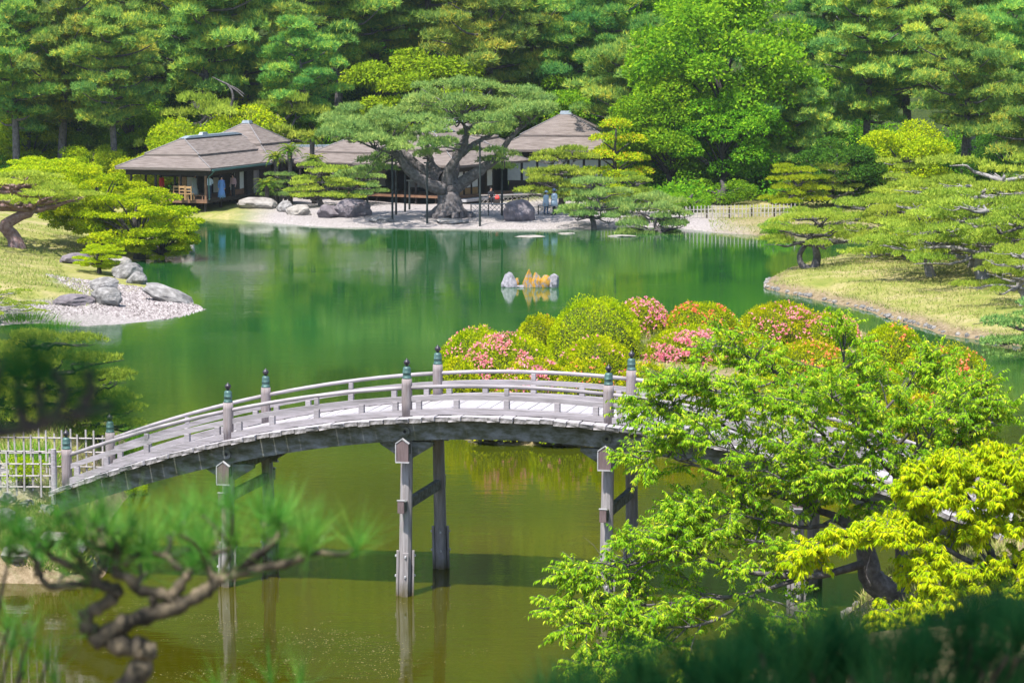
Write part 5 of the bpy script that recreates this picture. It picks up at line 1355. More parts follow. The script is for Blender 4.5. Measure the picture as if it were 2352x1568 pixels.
# grass clumps and reeds
GRASS = leafmat("fresh_grass", [(0.0, (0.06, 0.20, 0.01)), (0.5, (0.13, 0.32, 0.02)), (1.0, (0.28, 0.42, 0.05))], 0.4)
STRAW = leafmat("dry_grass", [(0.0, (0.20, 0.26, 0.06)), (0.5, (0.34, 0.36, 0.13)), (1.0, (0.50, 0.44, 0.22))], 0.4)
def clump(px, py, w, h, n_, mat, lab, z=0.5, name="grass_clump", bw=0.03, loc=None, seed=0):
    p = loc if loc else on_ground(px, py, z)
    fo = Fol(int(px) + seed); g = fo.g
    C = np.stack([g.normal(size=n_) * w * 0.4, g.normal(size=n_) * w * 0.4, -0.05 + 0 * g.random(n_)], 1)
    D = nrm(np.stack([C[:, 0] * 0.9 / max(w, 0.1) + g.normal(size=n_) * 0.18, C[:, 1] * 0.9 / max(w, 0.1) + g.normal(size=n_) * 0.18, np.ones(n_)], 1))
    fo.blades(C, D, h * (0.5 + 0.6 * g.random(n_)), bw, 0.5 + 0.25 * g.normal(size=n_))
    o = put(name, fo.mesh(name, mat), None, p)
    return tag(o, lab, 'grass', None if w > 1 else 'grass clumps round the pond', 'stuff' if w > 1 else None)
clump(535, 497, 0.75, 1.75, 700, GRASS, 'tall fresh green grass clump at the pavilion corner', 0.15, bw=0.05)
clump(968, 905, 0.7, 0.75, 380, GRASS, 'wispy grass clump at the left tip of the azalea island', 0.2)
clump(1492, 818, 0.7, 1.1, 420, STRAW, 'pale wispy grass between the azalea mounds', 0.5)
clump(112, 1128, 0.45, 0.5, 260, STRAW, 'dry grass tuft at the foot of the bridge end post', 1.9)
clump(272, 1060, 0.5, 0.9, 320, GRASS, 'green reeds beside the far left bridge post', 1.0)
clump(300, 1020, 0.5, 0.8, 300, GRASS, 'green reeds at the waterline behind the left bridge end', 0.6)
clump(60, 1060, 0.9, 0.7, 400, GRASS, 'green grass clump behind the lattice fence', 1.8)
clump(1235, 905, 0.6, 0.7, 300, STRAW, 'pale grass tuft among the front azaleas', 0.5)
clump(55, 690, 1.6, 0.45, 600, GRASS, 'dark green grass patch on the left lawn', 0.8)
clump(125, 722, 1.2, 0.45, 500, GRASS, 'green grass patch beside the flat dark rock', 0.5)
# ---------------------------------------------------------------- rocks
def rock_mesh(seed, mat, cuts=7, rough=0.16, sub=3, spike=0.0):
    g = np.random.default_rng(seed)
    bm = bmesh.new(); bmesh.ops.create_icosphere(bm, subdivisions=sub, radius=1)
    V = np.array([v.co[:] for v in bm.verts]); F = [tuple(v.index for v in f_.verts) for f_ in bm.faces]; bm.free()
    for _ in range(cuts):
        n_ = nrm(g.normal(size=3)); d = 0.55 + 0.35 * g.random()
        k = V @ n_ - d
        V = V - np.where(k > 0, k, 0)[:, None] * n_ * 0.9
    off = g.random(3) * 50
    dd = np.array([mnoise.fractal(Vector(v * 1.6 + off), 1.0, 2.0, 4) for v in V])
    V = V * (1 + rough * dd)[:, None]
    if spike:
        V[:, :2] *= (1 - spike * np.clip((V[:, 2:3] + 0.35) / 1.35, 0, 1))
    return raw_mesh("rock", V, F, mat, smooth=False)
def rock(px, py, wpx, hpx, mat, lab, seed, z=None, name="rock", depth=0.8, rz=None, tilt=0.0, cuts=7, group=None, spike=0.0):
    p = np.array(on_ground(px, py, 0.2)) if z is None else at_z(px, py, z)
    s_ = FPX / p[1]
    w, h = wpx / s_, hpx / s_
    o = put(name, rock_mesh(seed, mat, cuts, spike=spike), None, (p[0], p[1] + w * depth * 0.35, p[2] + h * 0.32), (tilt, 0, rz if rz is not None else seed % 6), (1, 1, 1))
    o.rotation_euler = (0, tilt, 0)
    o.scale = (w / 1.75, w * depth / 1.75, h / 1.35)
    return tag(o, lab, 'rock', group)
SP_ = 'boulders on the gravel spit'
rock(242, 702, 66, 38, ROCK, 'rounded grey boulder, front one of the stacked pair on the spit', 1, group=SP_)
rock(240, 670, 66, 36, ROCK, 'pointed grey boulder, rear one of the stacked pair on the spit', 2, group=SP_)
rock(168, 718, 84, 24, ROCKDARK, 'flat purple grey rock lying on the gravel spit', 3, group=SP_, cuts=4)
rock(285, 640, 74, 38, ROCK, 'pale grey boulder behind the stacked pair on the spit', 4, group=SP_)
rock(312, 652, 44, 26, ROCK, 'small grey boulder between the pale one and the water', 6, group=SP_)
rock(385, 694, 112, 30, ROCK, 'long grey rock sloping down into the water beside the spit', 7, group=SP_, tilt=0.42, cuts=5)
rock(268, 612, 56, 22, ROCKPALE, 'pale flat boulder at the back of the spit by the maples', 8, group=SP_)
rock(172, 606, 62, 24, ROCKDARK, 'dark boulder half sunk in the left lawn', 9, group=SP_)
rock(430, 583, 30, 26, ROCKPALE, 'small pale stone standing in the water under the maple', 10, z=-0.05)
rock(364, 598, 22, 12, ROCKPALE, 'tiny pale stone at the waterline below the maple', 11, z=0.0)
WR = 'lichen rocks standing in the pond'
rock(1170, 663, 36, 36, LICHENGREY, 'pointed grey rock with orange flecks, leftmost of the pond rocks', 22, z=-0.06, group=WR, cuts=6, spike=0.4)
rock(1186, 661, 18, 22, LICHEN, 'small orange knob leaning on the grey pond rock', 27, z=-0.05, group=WR)
rock(1195, 662, 20, 9, LICHENGREY, 'low stone between the grey and the orange pond rocks', 28, z=-0.04, group=WR)
rock(1214, 663, 25, 42, LICHEN, 'tall orange spike rock, left of the two spikes in the pond', 23, z=-0.06, group=WR, cuts=5, tilt=0.08, spike=0.6)
rock(1233, 663, 27, 40, LICHEN, 'tall orange spike rock, right of the two spikes in the pond', 24, z=-0.06, group=WR, cuts=5, tilt=-0.06, spike=0.55)
rock(1254, 663, 28, 30, LICHEN, 'blocky orange rock in the pond right of the spikes', 25, z=-0.06, group=WR)
rock(1272, 663, 30, 31, LICHENGREY, 'rightmost blocky grey and orange pond rock', 26, z=-0.06, group=WR)
FS = 'rocks along the far shore'
for px, py, w, h, m_, lab, sd in (
 (492, 502, 66, 36, ROCK, 'big rounded grey rock at the corner of the pavilion', 31),
 (468, 504, 26, 24, ROCKPALE, 'small pinkish rock left of the big one at the pavilion corner', 32),
 (548, 506, 46, 13, ROCKPALE, 'flat pale rock at the waterline below the grass clump', 33),
 (590, 494, 82, 24, ROCKPALE, 'broad pale rock right of the grass clump', 34),
 (634, 508, 84, 20, ROCK, 'flat grey slab jutting over the water', 35),
 (652, 488, 40, 24, ROCK, 'grey rock behind the flat slab', 36),
 (604, 474, 52, 18, ROCKPALE, 'long pale rock below the low cycad', 37),
 (690, 494, 60, 22, ROCKPALE, 'pale rock under the shore pine', 38),
 (640, 470, 22, 26, ROCKPALE, 'upright reddish rock at the foot of the cycads', 39),
 (757, 501, 56, 30, ROCKDARK, 'dark craggy rock, left half of the pair left of the props', 40),
 (808, 500, 80, 38, ROCKDARK, 'large dark craggy rock, right half of the pair left of the props', 41),
 (1192, 508, 64, 46, ROCKDARK, 'tall dark mossy rock on the beach left of the walkers', 42),
 (1172, 519, 42, 40, ROCKPALE, 'pale pointed rock at the waterline beside the tall dark rock', 43),
 (1215, 546, 70, 4, ROCKPALE, 'flat pale stone just awash off the beach', 44),
 (1300, 538, 36, 3, ROCKPALE, 'small flat stone awash right of the other one', 45),
 (1430, 545, 56, 4, ROCKPALE, 'flat pale stone awash off the shore pines', 46),
 (880, 512, 60, 12, ROCK, 'low grey rock on the beach below the props', 47),
 (1035, 515, 70, 11, ROCK, 'low grey rock on the beach below the great trunk', 48),
 (1480, 512, 44, 10, ROCKDARK, 'low dark stone between the shore pines', 49)):
    rock(px, py, w, h, m_, lab, sd, group=FS, z=(-0.02 if py > 530 else None), cuts=6)
NB = 'stones in the near left bank'
for i, (px, py, w, h) in enumerate(((12, 1250, 70, 40), (70, 1290, 60, 36), (130, 1320, 70, 34), (180, 1325, 55, 30), (40, 1330, 80, 34), (105, 1245, 50, 30), (160, 1270, 52, 32), (205, 1290, 40, 28), (15, 1190, 46, 24), (60, 1215, 40, 22))):
    Y = 59.6 + (1338 - py) * 0.008
    X = at_y(px, py, Y)[0]
    z = at_y(px, py, Y)[2]
    o = put("bank_stone", rock_mesh(60 + i, ROCKPALE if i % 3 else ROCK, 9, 0.2, sub=3), None, (X, Y + 0.1, ground_z(X, Y + 0.1) + 0.02), (0, 0, i), (w / 190, w / 210, h / 150))
    tag(o, 'rough stone in the near left bank, ' + ('at the left edge, upper', 'left part, lower middle', 'right of centre at the waterline', 'second from the right at the waterline', 'left part at the waterline', 'middle, under the fence post', 'right of centre, above the waterline', 'furthest right by the bridge foot', 'at the left edge just under the fence', 'left part just under the fence')[i], 'stone', NB)

# small stones edging the banks: parts of the ground
ES = [rock_mesh(80 + i, ROCKPALE if i % 2 else ROCK, 5, 0.12, 1) for i in range(5)]
rg = random.Random(9)
WDX, WDY = [a.ravel() for a in np.meshgrid(np.linspace(-0.5, 0.5, 5), np.linspace(-0.6, 0.6, 5))]
def edge_stones(poly, i0, i1, step, smin, smax, inset=0.1):
    cnt = 0
    for a in range(i0, i1):
        p, q = np.array(poly[a]), np.array(poly[a + 1])
        L = np.linalg.norm(q - p); n_ = max(1, int(L / step))
        for j in range(n_):
            t = (j + rg.random()) / n_
            r_ = p * (1 - t) + q * t
            # walk to the waterline
            cx_, cy_ = r_[0] + WDX, r_[1] + WDY
            kk = int(np.argmin(np.abs(terrain(cx_, cy_)[0] - 0.06)))
            x, y = cx_[kk], cy_[kk]
            s_ = rg.uniform(smin, smax)
            put("stone", ES[rg.randrange(5)], ground, (x, y, 0.04 + s_ * 0.2), (rg.random() * 3, rg.random() * 3, rg.random() * 6), (s_, s_, s_ * 0.75))
            cnt += 1
    return cnt
NC = edge_stones(LAND_RIGHT, 2, 12, 0.34, 0.09, 0.19)
NC += edge_stones(ISLAND, 2, 11, 0.6, 0.10, 0.20)
NC += edge_stones(NEAR_RIGHT, 14, 16, 0.5, 0.12, 0.24)

# pebbles of the gravel spit and the far beach: too many to count
def pebbles(n_, cond, xr, yr, smin, smax, seed):
    g = np.random.default_rng(seed)
    X = g.uniform(*xr, n_ * 6); Y = g.uniform(*yr, n_ * 6)
    z, ds = terrain(X, Y)
    k = cond(X, Y, z, ds); X, Y, z = X[k][:n_], Y[k][:n_], z[k][:n_]
    m = len(X); s_ = g.uniform(smin, smax, m)
    base = np.array([(1, 0, 0), (-0.5, 0.87, 0), (-0.5, -0.87, 0), (0.2, 0.1, 0.8)])
    a = g.random(m) * 6.28
    B = base[None] * s_[:, None, None] * g.uniform(0.6, 1.3, (m, 1, 3))
    V = np.stack([B[:, :, 0] * np.cos(a)[:, None] - B[:, :, 1] * np.sin(a)[:, None] + X[:, None], B[:, :, 0] * np.sin(a)[:, None] + B[:, :, 1] * np.cos(a)[:, None] + Y[:, None], B[:, :, 2] + z[:, None] - 0.01], -1).reshape(-1, 3)
    b = np.arange(m)[:, None] * 4
    F = np.concatenate([b + np.array([0, 1, 3]), b + np.array([1, 2, 3]), b + np.array([2, 0, 3])], 0)
    rr = np.tile(g.random(m), 3)
    return V, F, rr
PEB = leafmat("pebbles", [(0.0, (0.09, 0.075, 0.075)), (0.5, (0.21, 0.185, 0.185)), (1.0, (0.36, 0.33, 0.33))], 0.0, hue=0.0, val=0.0)
V, F, rr = pebbles(9000, lambda X, Y, z, d: (d[1] > -0.2) & (d[1] < 5.2) & (z > -0.05) & (Y < 131 - 0.25 * (X + 20)), (-27, -13), (116, 134), 0.04, 0.10, 3)
tag(mk("pebbles", V, F, PEB, r=rr), 'pale pebbles covering the gravel spit', 'pebbles', None, 'stuff')

# short grass on the lawns
def lawn(n_, cond, xr, yr, h, seed, mat):
    fo = Fol(seed); g = fo.g
    X = g.uniform(*xr, n_ * 4); Y = g.uniform(*yr, n_ * 4)
    z, ds = terrain(X, Y)
    k = cond(X, Y, z, ds) & (vnoise(X, Y, 1.6, 5) + 0.5 * g.random(len(X)) > 0.6); X, Y, z = X[k][:n_], Y[k][:n_], z[k][:n_]
    m = len(X)
    fo.blades(np.stack([X, Y, z - 0.01], 1), nrm(np.stack([g.normal(size=m) * 0.5, g.normal(size=m) * 0.5, np.ones(m)], 1)), h * (0.5 + g.random(m)), 0.045, 0.55 + 0.25 * (vnoise(X, Y, 2.5, 6) - 0.5) + 0.22 * g.normal(size=m))
    return fo
LAWNM = leafmat("lawn_grass", [(0.0, (0.13, 0.23, 0.03)), (0.35, (0.23, 0.30, 0.055)), (0.7, (0.37, 0.36, 0.12)), (1.0, (0.48, 0.41, 0.20))], 0.35, hue=0, val=0)
fo = lawn(42000, lambda X, Y, z, d: (d[2] > 0.4), (10, 45), (98, 156), 0.13, 41, LAWNM)
tag(link(bpy.data.objects.new("lawn_grass", fo.mesh("lawn_grass", LAWNM))), 'dry yellowish grass on the right bank', 'grass', None, 'stuff')
fo = lawn(26000, lambda X, Y, z, d: (d[1] > 4.0) & (X < -14), (-40, -14), (116, 160), 0.14, 42, LAWNM)
tag(link(bpy.data.objects.new("lawn_grass", fo.mesh("lawn_grass", LAWNM))), 'sunlit grass on the left bank behind the gravel spit', 'grass', None, 'stuff')
fo = lawn(9000, lambda X, Y, z, d: (d[3] > 0.4), (-6, 22), (78, 108), 0.2, 43, LAWNM)
tag(link(bpy.data.objects.new("lawn_grass", fo.mesh("lawn_grass", LAWNM))), 'grass growing between the azaleas on the island', 'grass', None, 'stuff')
fo = lawn(9000, lambda X, Y, z, d: (d[4] > 0.3) & (Y > 64), (-20, -8.5), (58, 86), 0.22, 44, LAWNM)
fo2 = lawn(11000, lambda X, Y, z, d: (d[4] > 0.25) & (Y < 60.6), (-13.5, -8.5), (58.8, 60.8), 0.2, 47, LAWNM)
fo.V += fo2.V; fo.F += [q + fo.n for q in fo2.F]; fo.R += fo2.R
tag(link(bpy.data.objects.new("lawn_grass", fo.mesh("lawn_grass", LAWNM))), 'grass and weeds on the near left bank', 'grass', None, 'stuff')
fo = lawn(9000, lambda X, Y, z, d: (d[5] > 0.3), (4.5, 14), (47, 64), 0.2, 45, LAWNM)
tag(link(bpy.data.objects.new("lawn_grass", fo.mesh("lawn_grass", LAWNM))), 'grass and weeds on the near right bank', 'grass', None, 'stuff')
fo = lawn(9000, lambda X, Y, z, d: (d[0] > 0.3) & (d[0] < 14), (13, 40), (158, 182), 0.16, 46, LAWNM)
tag(link(bpy.data.objects.new("lawn_grass", fo.mesh("lawn_grass", LAWNM))), 'dry grass on the far bank below the picket fence', 'grass', None, 'stuff')

# ---------------------------------------------------------------- fences
def slat_mesh(L, w, t): return MB().box((0, 0, L / 2), (w, t, L)).mesh("slat", BAMBOO)
def fence(label, p0, p1, h, nsl, rails, w=0.035, ties=False, extra=0.12, rail_r=0.02, posts=0, stagger=False):
    p0, p1 = Vector(p0), Vector(p1)
    d = p1 - p0; L = d.length; rz = math.atan2(d.y, d.x)
    e = empty("bamboo_fence", p0, rz); tag(e, label, 'fence', 'bamboo fences of the garden')
    dzz = (p1.z - p0.z) / L
    sm = slat_mesh(h, w, 0.022)
    rr = random.Random(int(p0.x * 100))
    for i in range(nsl):
        x = L * (i + 0.5) / nsl + rr.uniform(-.01, .01)
        put("slat", sm, e, (x, 0.03 if (stagger and i % 2) else -0.03, dzz * x + rr.uniform(-.02, .02) - (0.12 if (stagger and i % 3 == 1) else 0)), (0, rr.uniform(-.02, .02), 0))
    for z in rails:
        rl = MB().tube([(0, 0, z), (L * 0.5, 0, z + dzz * L * 0.5 + rr.uniform(-.006, .006)), (L, 0, z + dzz * L)], rail_r, 6).build("rail", BAMBOO, e)
        if ties:
            tm = MB().box((0, 0, 0), (w + 0.02, 0.075, 0.035)).mesh("tie", TIE)
            for i in range(0, nsl, 2):
                x = L * (i + 0.5) / nsl
                put("tie", tm, rl, (x, 0, z + dzz * x))
    for k in range(posts):
        x = L * k / max(1, posts - 1)
        MB().tube([(x, 0.05, -0.2), (x, 0.05, h * 0.98)], 0.05, 8).build("post", DARKWOOD, e)
    return e
def lattice(label, p0, p1, h, nx_, top=True):
    p0, p1 = Vector(p0), Vector(p1); d = p1 - p0; L = d.length
    e = empty("lattice_fence", p0, math.atan2(d.y, d.x)); tag(e, label, 'fence', 'diamond lattice fences on the beach')
    st = L / nx_; hh = h - 0.06
    for i in range(nx_ + 1):
        for sg in (-1, 1):
            x0 = i * st; x1 = x0 + sg * hh * 0.95
            if x1 < -0.05 or x1 > L + 0.05: continue
            MB().tube([(x0, 0.015 * sg, 0.03), (x1, 0.015 * sg, hh)], 0.016, 4).build("slat", BAMBOO, e)
    MB().tube([(0, 0, h), (L, 0, h)], 0.05, 6).build("rail", BAMBOO, e)
    for x in np.arange(0, L + 0.1, max(1.2, L / 4)):
        MB().tube([(x, 0.03, -0.15), (x, 0.03, h)], 0.04, 6).build("post", DARKWOOD, e)
fz = lambda px, py, z=0.6: Vector(on_ground(px, py, z))
fence('pale picket fence on the far bank between the shore pine and the golden pine', fz(1572, 498), fz(1830, 497), 0.86, 30, (0.28, 0.60), 0.06, posts=6)
fence('low bamboo fence on the far shore left of the picket fence', fz(1378, 503), fz(1560, 505), 0.75, 24, (0.25, 0.52), 0.04, posts=5)
lattice('diamond lattice fence right of the great trunk, front run', fz(1082, 493), fz(1200, 494), 0.72, 12)
lattice('diamond lattice fence running behind the seated person', fz(1105, 470), fz(1248, 466), 0.66, 14)
lattice('diamond lattice fence behind the two walkers', fz(1236, 492), fz(1375, 497), 0.62, 14)
pn = Vector(BR.matrix_basis @ Vector((-8.24, 0, 0))); pf = Vector(BR.matrix_basis @ Vector((-8.24, TW, 0)))
fzl = 2.0
fence('bamboo grid fence leading to the near end post of the bridge', (pn.x - 3.9, pn.y + 0.55, fzl - 0.08), (pn.x - 0.32, pn.y + 0.02, fzl), 0.98, 18, (0.10, 0.36, 0.64, 0.90), 0.04, True, stagger=True)
fence('bamboo grid fence leading to the far end post of the bridge', (pf.x - 5.2, pf.y + 0.75, fzl - 0.05), (pf.x - 0.12, pf.y + 0.02, fzl), 1.05, 26, (0.14, 0.50, 0.84), 0.04, True, stagger=True)
o = MB().tube([(0, 0, -0.3), (0.005, 0, 0.5), (0, 0, 1.0)], [0.075, 0.07, 0.065], 10).build("fence_post", GREYWOOD)
o.location = (pn.x - 0.30, pn.y - 0.02, fzl + 0.0)
tag(o, 'short weathered post beside the near left end post of the bridge', 'post')
# ---------------------------------------------------------------- leafy trees in front of the right half of the bridge
CHERRY = leafmat("cherry_leaves", [(0.0, (0.09, 0.25, 0.012)), (0.4, (0.21, 0.41, 0.016)), (0.75, (0.38, 0.53, 0.024)), (1.0, (0.60, 0.62, 0.05))], 0.42, gloss=0.0, hue=0, val=0)
YLEAF = leafmat("yellow_leaves", [(0.0, (0.20, 0.36, 0.006)), (0.45, (0.38, 0.50, 0.008)), (0.8, (0.56, 0.60, 0.010)), (1.0, (0.70, 0.64, 0.02))], 0.42, gloss=0.0, hue=0, val=0)
def leafy(wd, fo, pts, rad, nsec, seclen, ntw, twlen, nleaf, L, W, droop, start=0.25, r0=0.5, flatness=0.5):
    """limb with side branches, twigs and hanging leaves"""
    g = fo.g
    P = wd.limb(pts, rad, 7, 5, 0.02, len(pts))
    n = len(P); T = nrm(np.gradient(P, axis=0))
    tw = []
    for i in range(nsec):
        t = start + (1 - start) * (i + g.random()) / nsec
        k = min(n - 1, int(t * n)); b = P[k]
        d = nrm(T[k] * 0.7 + g.normal(size=3) * np.array([0.8, 0.8, 0.55 * flatness + 0.1]) + np.array([0, 0, 0.18]))
        ln = seclen * (0.5 + 0.7 * g.random()) * (1.15 - 0.5 * t)
        m_ = b + d * ln * 0.5 + np.array([0, 0, 0.05]); e_ = b + d * ln - np.array([0, 0, 0.10 * ln])
        Q = wd.limb([b, m_, e_], [0.016, 0.011, 0.005], 4, 3)
        for j in range(ntw):
            s_ = 0.3 + 0.7 * (j + g.random()) / ntw
            q = Q[min(len(Q) - 1, int(s_ * len(Q)))]
            d2 = nrm(d * 0.7 + g.normal(size=3) * np.array([0.7, 0.7, 0.4]) + np.array([0, 0, 0.1]))
            tw.append((q, d2))
        tw.append((e_, d))
    for j in range(3): tw.append((P[-1], nrm(T[-1] + g.normal(size=3) * 0.4)))
    B = np.array([a for a, _ in tw]); D2 = np.array([b for _, b in tw]); m = len(B)
    ln = twlen * (0.6 + 0.7 * g.random(m))
    for a, d, l_ in zip(B, D2, ln):
        wd.limb([a, a + d * l_ * 0.6, a + d * l_ - np.array([0, 0, 0.12 * l_])], [0.006, 0.004, 0.002], 3, 1)
    t = g.random((m, nleaf)) ** 0.7
    C = (B[:, None] + D2[:, None] * (ln[:, None] * t)[..., None] - np.array([0, 0, 1.0]) * (0.12 * ln[:, None] * t ** 2)[..., None]).reshape(-1, 3)
    Dr = np.repeat(D2, nleaf, 0)
    side = nrm(np.cross(Dr, [0, 0, 1.0])) * np.where(g.random(len(C)) < 0.5, -1, 1)[:, None]
    dd = nrm(Dr * 0.35 + side * 0.65 + g.normal(size=C.shape) * 0.28 - np.array([0, 0, droop]))
    tone = np.repeat(r0 + 0.12 * g.normal(size=m), nleaf)
    fo.leaves(C, dd, L * (0.65 + 0.6 * g.random(len(C))), W * (0.75 + 0.5 * g.random(len(C))), tone + 0.22 * g.normal(size=len(C)), flat=np.array([0, -0.25, 1.0]) + 0 * C, curl=0.12)
YC = 50.6
b0 = at_y(2080, 1395, YC); bz = ground_z(b0[0], YC)
CH = empty("cherry_tree", (b0[0], YC, bz)); tag(CH, 'leafy green cherry tree spreading in front of the right half of the bridge', 'cherry tree')
CO = np.array(CH.location)
def cp(px, py, dy=0.0): return at_y(px + 0.16 * max(0, 1700 - px), py, YC + dy) - CO
wd = Wood(); fo = Fol(1201)
trunkA = [np.array([0, 0, -0.3]), cp(2072, 1290), cp(2066, 1180), cp(2060, 1090, 0.1), cp(2040, 1040, 0.2)]
wd.limb(trunkA, [0.17, 0.13, 0.11, 0.095, 0.08], 9, 5, 0.015, 2)
trunkB = [np.array([0.12, -0.25, -0.3]), cp(2050, 1368, -0.4), cp(2008, 1335, -0.5), cp(1994, 1290, -0.5), cp(1980, 1235, -0.4), cp(1930, 1190, -0.4)]
wd.limb(trunkB, [0.34, 0.29, 0.25, 0.21, 0.17, 0.12], 10, 5, 0.015, 3)
def br(pts, rad, nsec, start=0.2, seclen=0.95, r0=0.5, nleaf=30):
    leafy(wd, fo, [cp(*p) for p in pts], rad, nsec, seclen, 11, 0.40, nleaf, 0.092, 0.028, 0.75, start, r0)
br([(2040, 1040, .2), (1980, 980, .4), (1890, 920, .6), (1790, 860, .8), (1700, 810, 1.0), (1620, 800, 1.2)], [0.07, 0.05, 0.035, 0.02, 0.012, 0.006], 26)
br([(2060, 1085, .1), (2130, 1085, .0), (2180, 1040, .0), (2250, 975, .2), (2285, 950, .2)], [0.06, 0.045, 0.03, 0.015, 0.006], 16)
br([(2062, 1130, .0), (1960, 1080, .2), (1850, 1040, .4), (1720, 1000, .5), (1600, 960, .6), (1500, 930, .6), (1455, 925, .6)], [0.06, 0.045, 0.035, 0.025, 0.015, 0.009, 0.005], 28)
br([(1990, 990, .4), (2050, 920, .6), (2100, 870, .8), (2130, 850, .8)], [0.04, 0.025, 0.012, 0.005], 13)
br([(1900, 925, .6), (1930, 860, .9), (1940, 800, 1.1)], [0.03, 0.02, 0.006], 12)
br([(2040, 1040, .2), (2120, 970, -.3), (2200, 930, -.4), (2275, 915, -.4)], [0.05, 0.03, 0.015, 0.006], 16)
br([(1960, 1080, .2), (1880, 990, -.6), (1800, 930, -.9), (1720, 890, -1.0)], [0.04, 0.025, 0.015, 0.006], 18)
br([(1960, 1080, .2), (1870, 1090, -.8), (1760, 1060, -1.2), (1640, 1020, -1.4), (1540, 1000, -1.4)], [0.04, 0.03, 0.02, 0.012, 0.006], 20)
br([(2062, 1100, 0), (2000, 1030, -1.0), (1960, 960, -1.4), (1900, 900, -1.5)], [0.05, 0.03, 0.02, 0.006], 18)
br([(2062, 1120, 0), (2100, 1040, -1.0), (2150, 980, -1.2), (2180, 940, -1.2)], [0.04, 0.03, 0.015, 0.006], 15)
br([(2055, 1060, .1), (2010, 950, 1.4), (1990, 880, 2.0)], [0.04, 0.02, 0.006], 12)
br([(1800, 870, .8), (1690, 900, .6), (1580, 890, .5), (1520, 880, .4)], [0.025, 0.018, 0.01, 0.005], 15)
br([(2062, 1120, 0), (2010, 1110, -1.0), (1940, 1080, -1.5), (1860, 1050, -1.7)], [0.04, 0.03, 0.015, 0.006], 18)
br([(2064, 1140, 0), (2110, 1120, -1.2), (2150, 1090, -1.5)], [0.03, 0.02, 0.006], 12)
br([(2064, 1160, 0), (1990, 1150, -.9), (1900, 1120, -1.4), (1800, 1100, -1.6)], [0.035, 0.025, 0.015, 0.006], 18)
br([(1930, 1190, -.4), (1850, 1160, -.6), (1740, 1120, -.8), (1600, 1075, -1.0), (1500, 1050, -1.0), (1425, 1052, -1.0)], [0.08, 0.06, 0.04, 0.025, 0.012, 0.006], 22, 0.15)
br([(1930, 1190, -.4), (1860, 1210, -1.0), (1740, 1190, -1.2), (1640, 1170, -1.3), (1560, 1165, -1.3)], [0.06, 0.04, 0.025, 0.014, 0.006], 18)
br([(1980, 1240, -.4), (1880, 1260, -1.0), (1760, 1245, -1.3), (1620, 1225, -1.5), (1530, 1205, -1.5)], [0.07, 0.05, 0.03, 0.015, 0.006], 20)
br([(1994, 1290, -.5), (1880, 1320, -1.2), (1740, 1315, -1.6), (1600, 1290, -1.8), (1450, 1290, -1.9), (1330, 1305, -2.0), (1262, 1325, -2.0)], [0.09, 0.07, 0.05, 0.035, 0.022, 0.012, 0.006], 30, 0.2)
br([(1860, 1322, -1.2), (1720, 1362, -1.8), (1580, 1378, -2.1), (1440, 1390, -2.2), (1320, 1388, -2.2), (1250, 1395, -2.2)], [0.05, 0.04, 0.03, 0.02, 0.01, 0.005], 24)
br([(1740, 1360, -1.8), (1640, 1420, -2.3), (1520, 1440, -2.5), (1400, 1425, -2.5), (1275, 1440, -2.5)], [0.04, 0.03, 0.02, 0.01, 0.005], 20, 0.3)
br([(1560, 1435, -2.4), (1500, 1480, -2.6), (1440, 1470, -2.6), (1400, 1480, -2.6)], [0.02, 0.014, 0.008, 0.004], 10, 0.3, 0.6)
br([(1520, 1445, -2.5), (1420, 1520, -2.8), (1340, 1530, -2.9), (1290, 1535, -2.9)], [0.02, 0.014, 0.008, 0.004], 10, 0.35, 0.6)
br([(1600, 1290, -1.8), (1560, 1240, -2.0), (1500, 1230, -2.0), (1420, 1240, -2.0)], [0.02, 0.014, 0.008, 0.004], 12, 0.2, 0.7)
br([(1720, 1362, -1.8), (1820, 1400, -2.0), (1780, 1440, -2.2)], [0.02, 0.014, 0.005], 8, 0.3, 0.7)
for k in range(9):                                         # dead twigs
    a = fo.g.random() * 3.1; q = cp(1320 + 40 * k, 1275 + 12 * (k % 4), -2.0)
    wd.limb([q, q + np.array([-0.25 * math.cos(a), 0.1, 0.22 * math.sin(a)]), q + np.array([-0.6 * math.cos(a), 0.1, 0.42 * math.sin(a)])], [0.008, 0.005, 0.002], 4, 1)
put("trunk", wd.mesh("trunk", BARK), CH)
put("leaves", fo.mesh("leaves", CHERRY), CH)['kind'] = 'stuff'

YB = 47.2
b0 = at_y(2315, 1460, YB)
YT = empty("young_oak", (b0[0], YB, ground_z(b0[0], YB))); tag(YT, 'small tree with drooping bright yellow leaves at the lower right', 'tree')
CO2 = np.array(YT.location); wd = Wood(); fo = Fol(1301)
def yp(px, py, dy=0.0): return at_y(px, py, YB + dy) - CO2
wd.limb([np.array([0, 0, -0.3]), yp(2310, 1390), yp(2290, 1320), yp(2270, 1250, 0.2)], [0.14, 0.11, 0.09, 0.07], 8, 4, 0.01, 3)
def yb(pts, rad, nsec, start=0.2, seclen=0.52):
    leafy(wd, fo, [yp(*p) for p in pts], rad, int(nsec * 1.5), seclen, 10, 0.22, 36, 0.115, 0.030, 0.95, start, 0.5, flatness=0.12)
yb([(2270, 1250, .2), (2245, 1170, .5), (2190, 1120, .6), (2130, 1120, .6), (2105, 1140, .6)], [0.05, 0.035, 0.02, 0.01, 0.005], 18, 0.35)
yb([(2255, 1190, .4), (2240, 1120, .6), (2215, 1075, .7), (2180, 1062, .7)], [0.035, 0.025, 0.012, 0.005], 15, 0.3)
yb([(2265, 1200, .4), (2310, 1120, .6), (2350, 1075, .7), (2400, 1070, .7)], [0.035, 0.025, 0.012, 0.005], 18, 0.3)
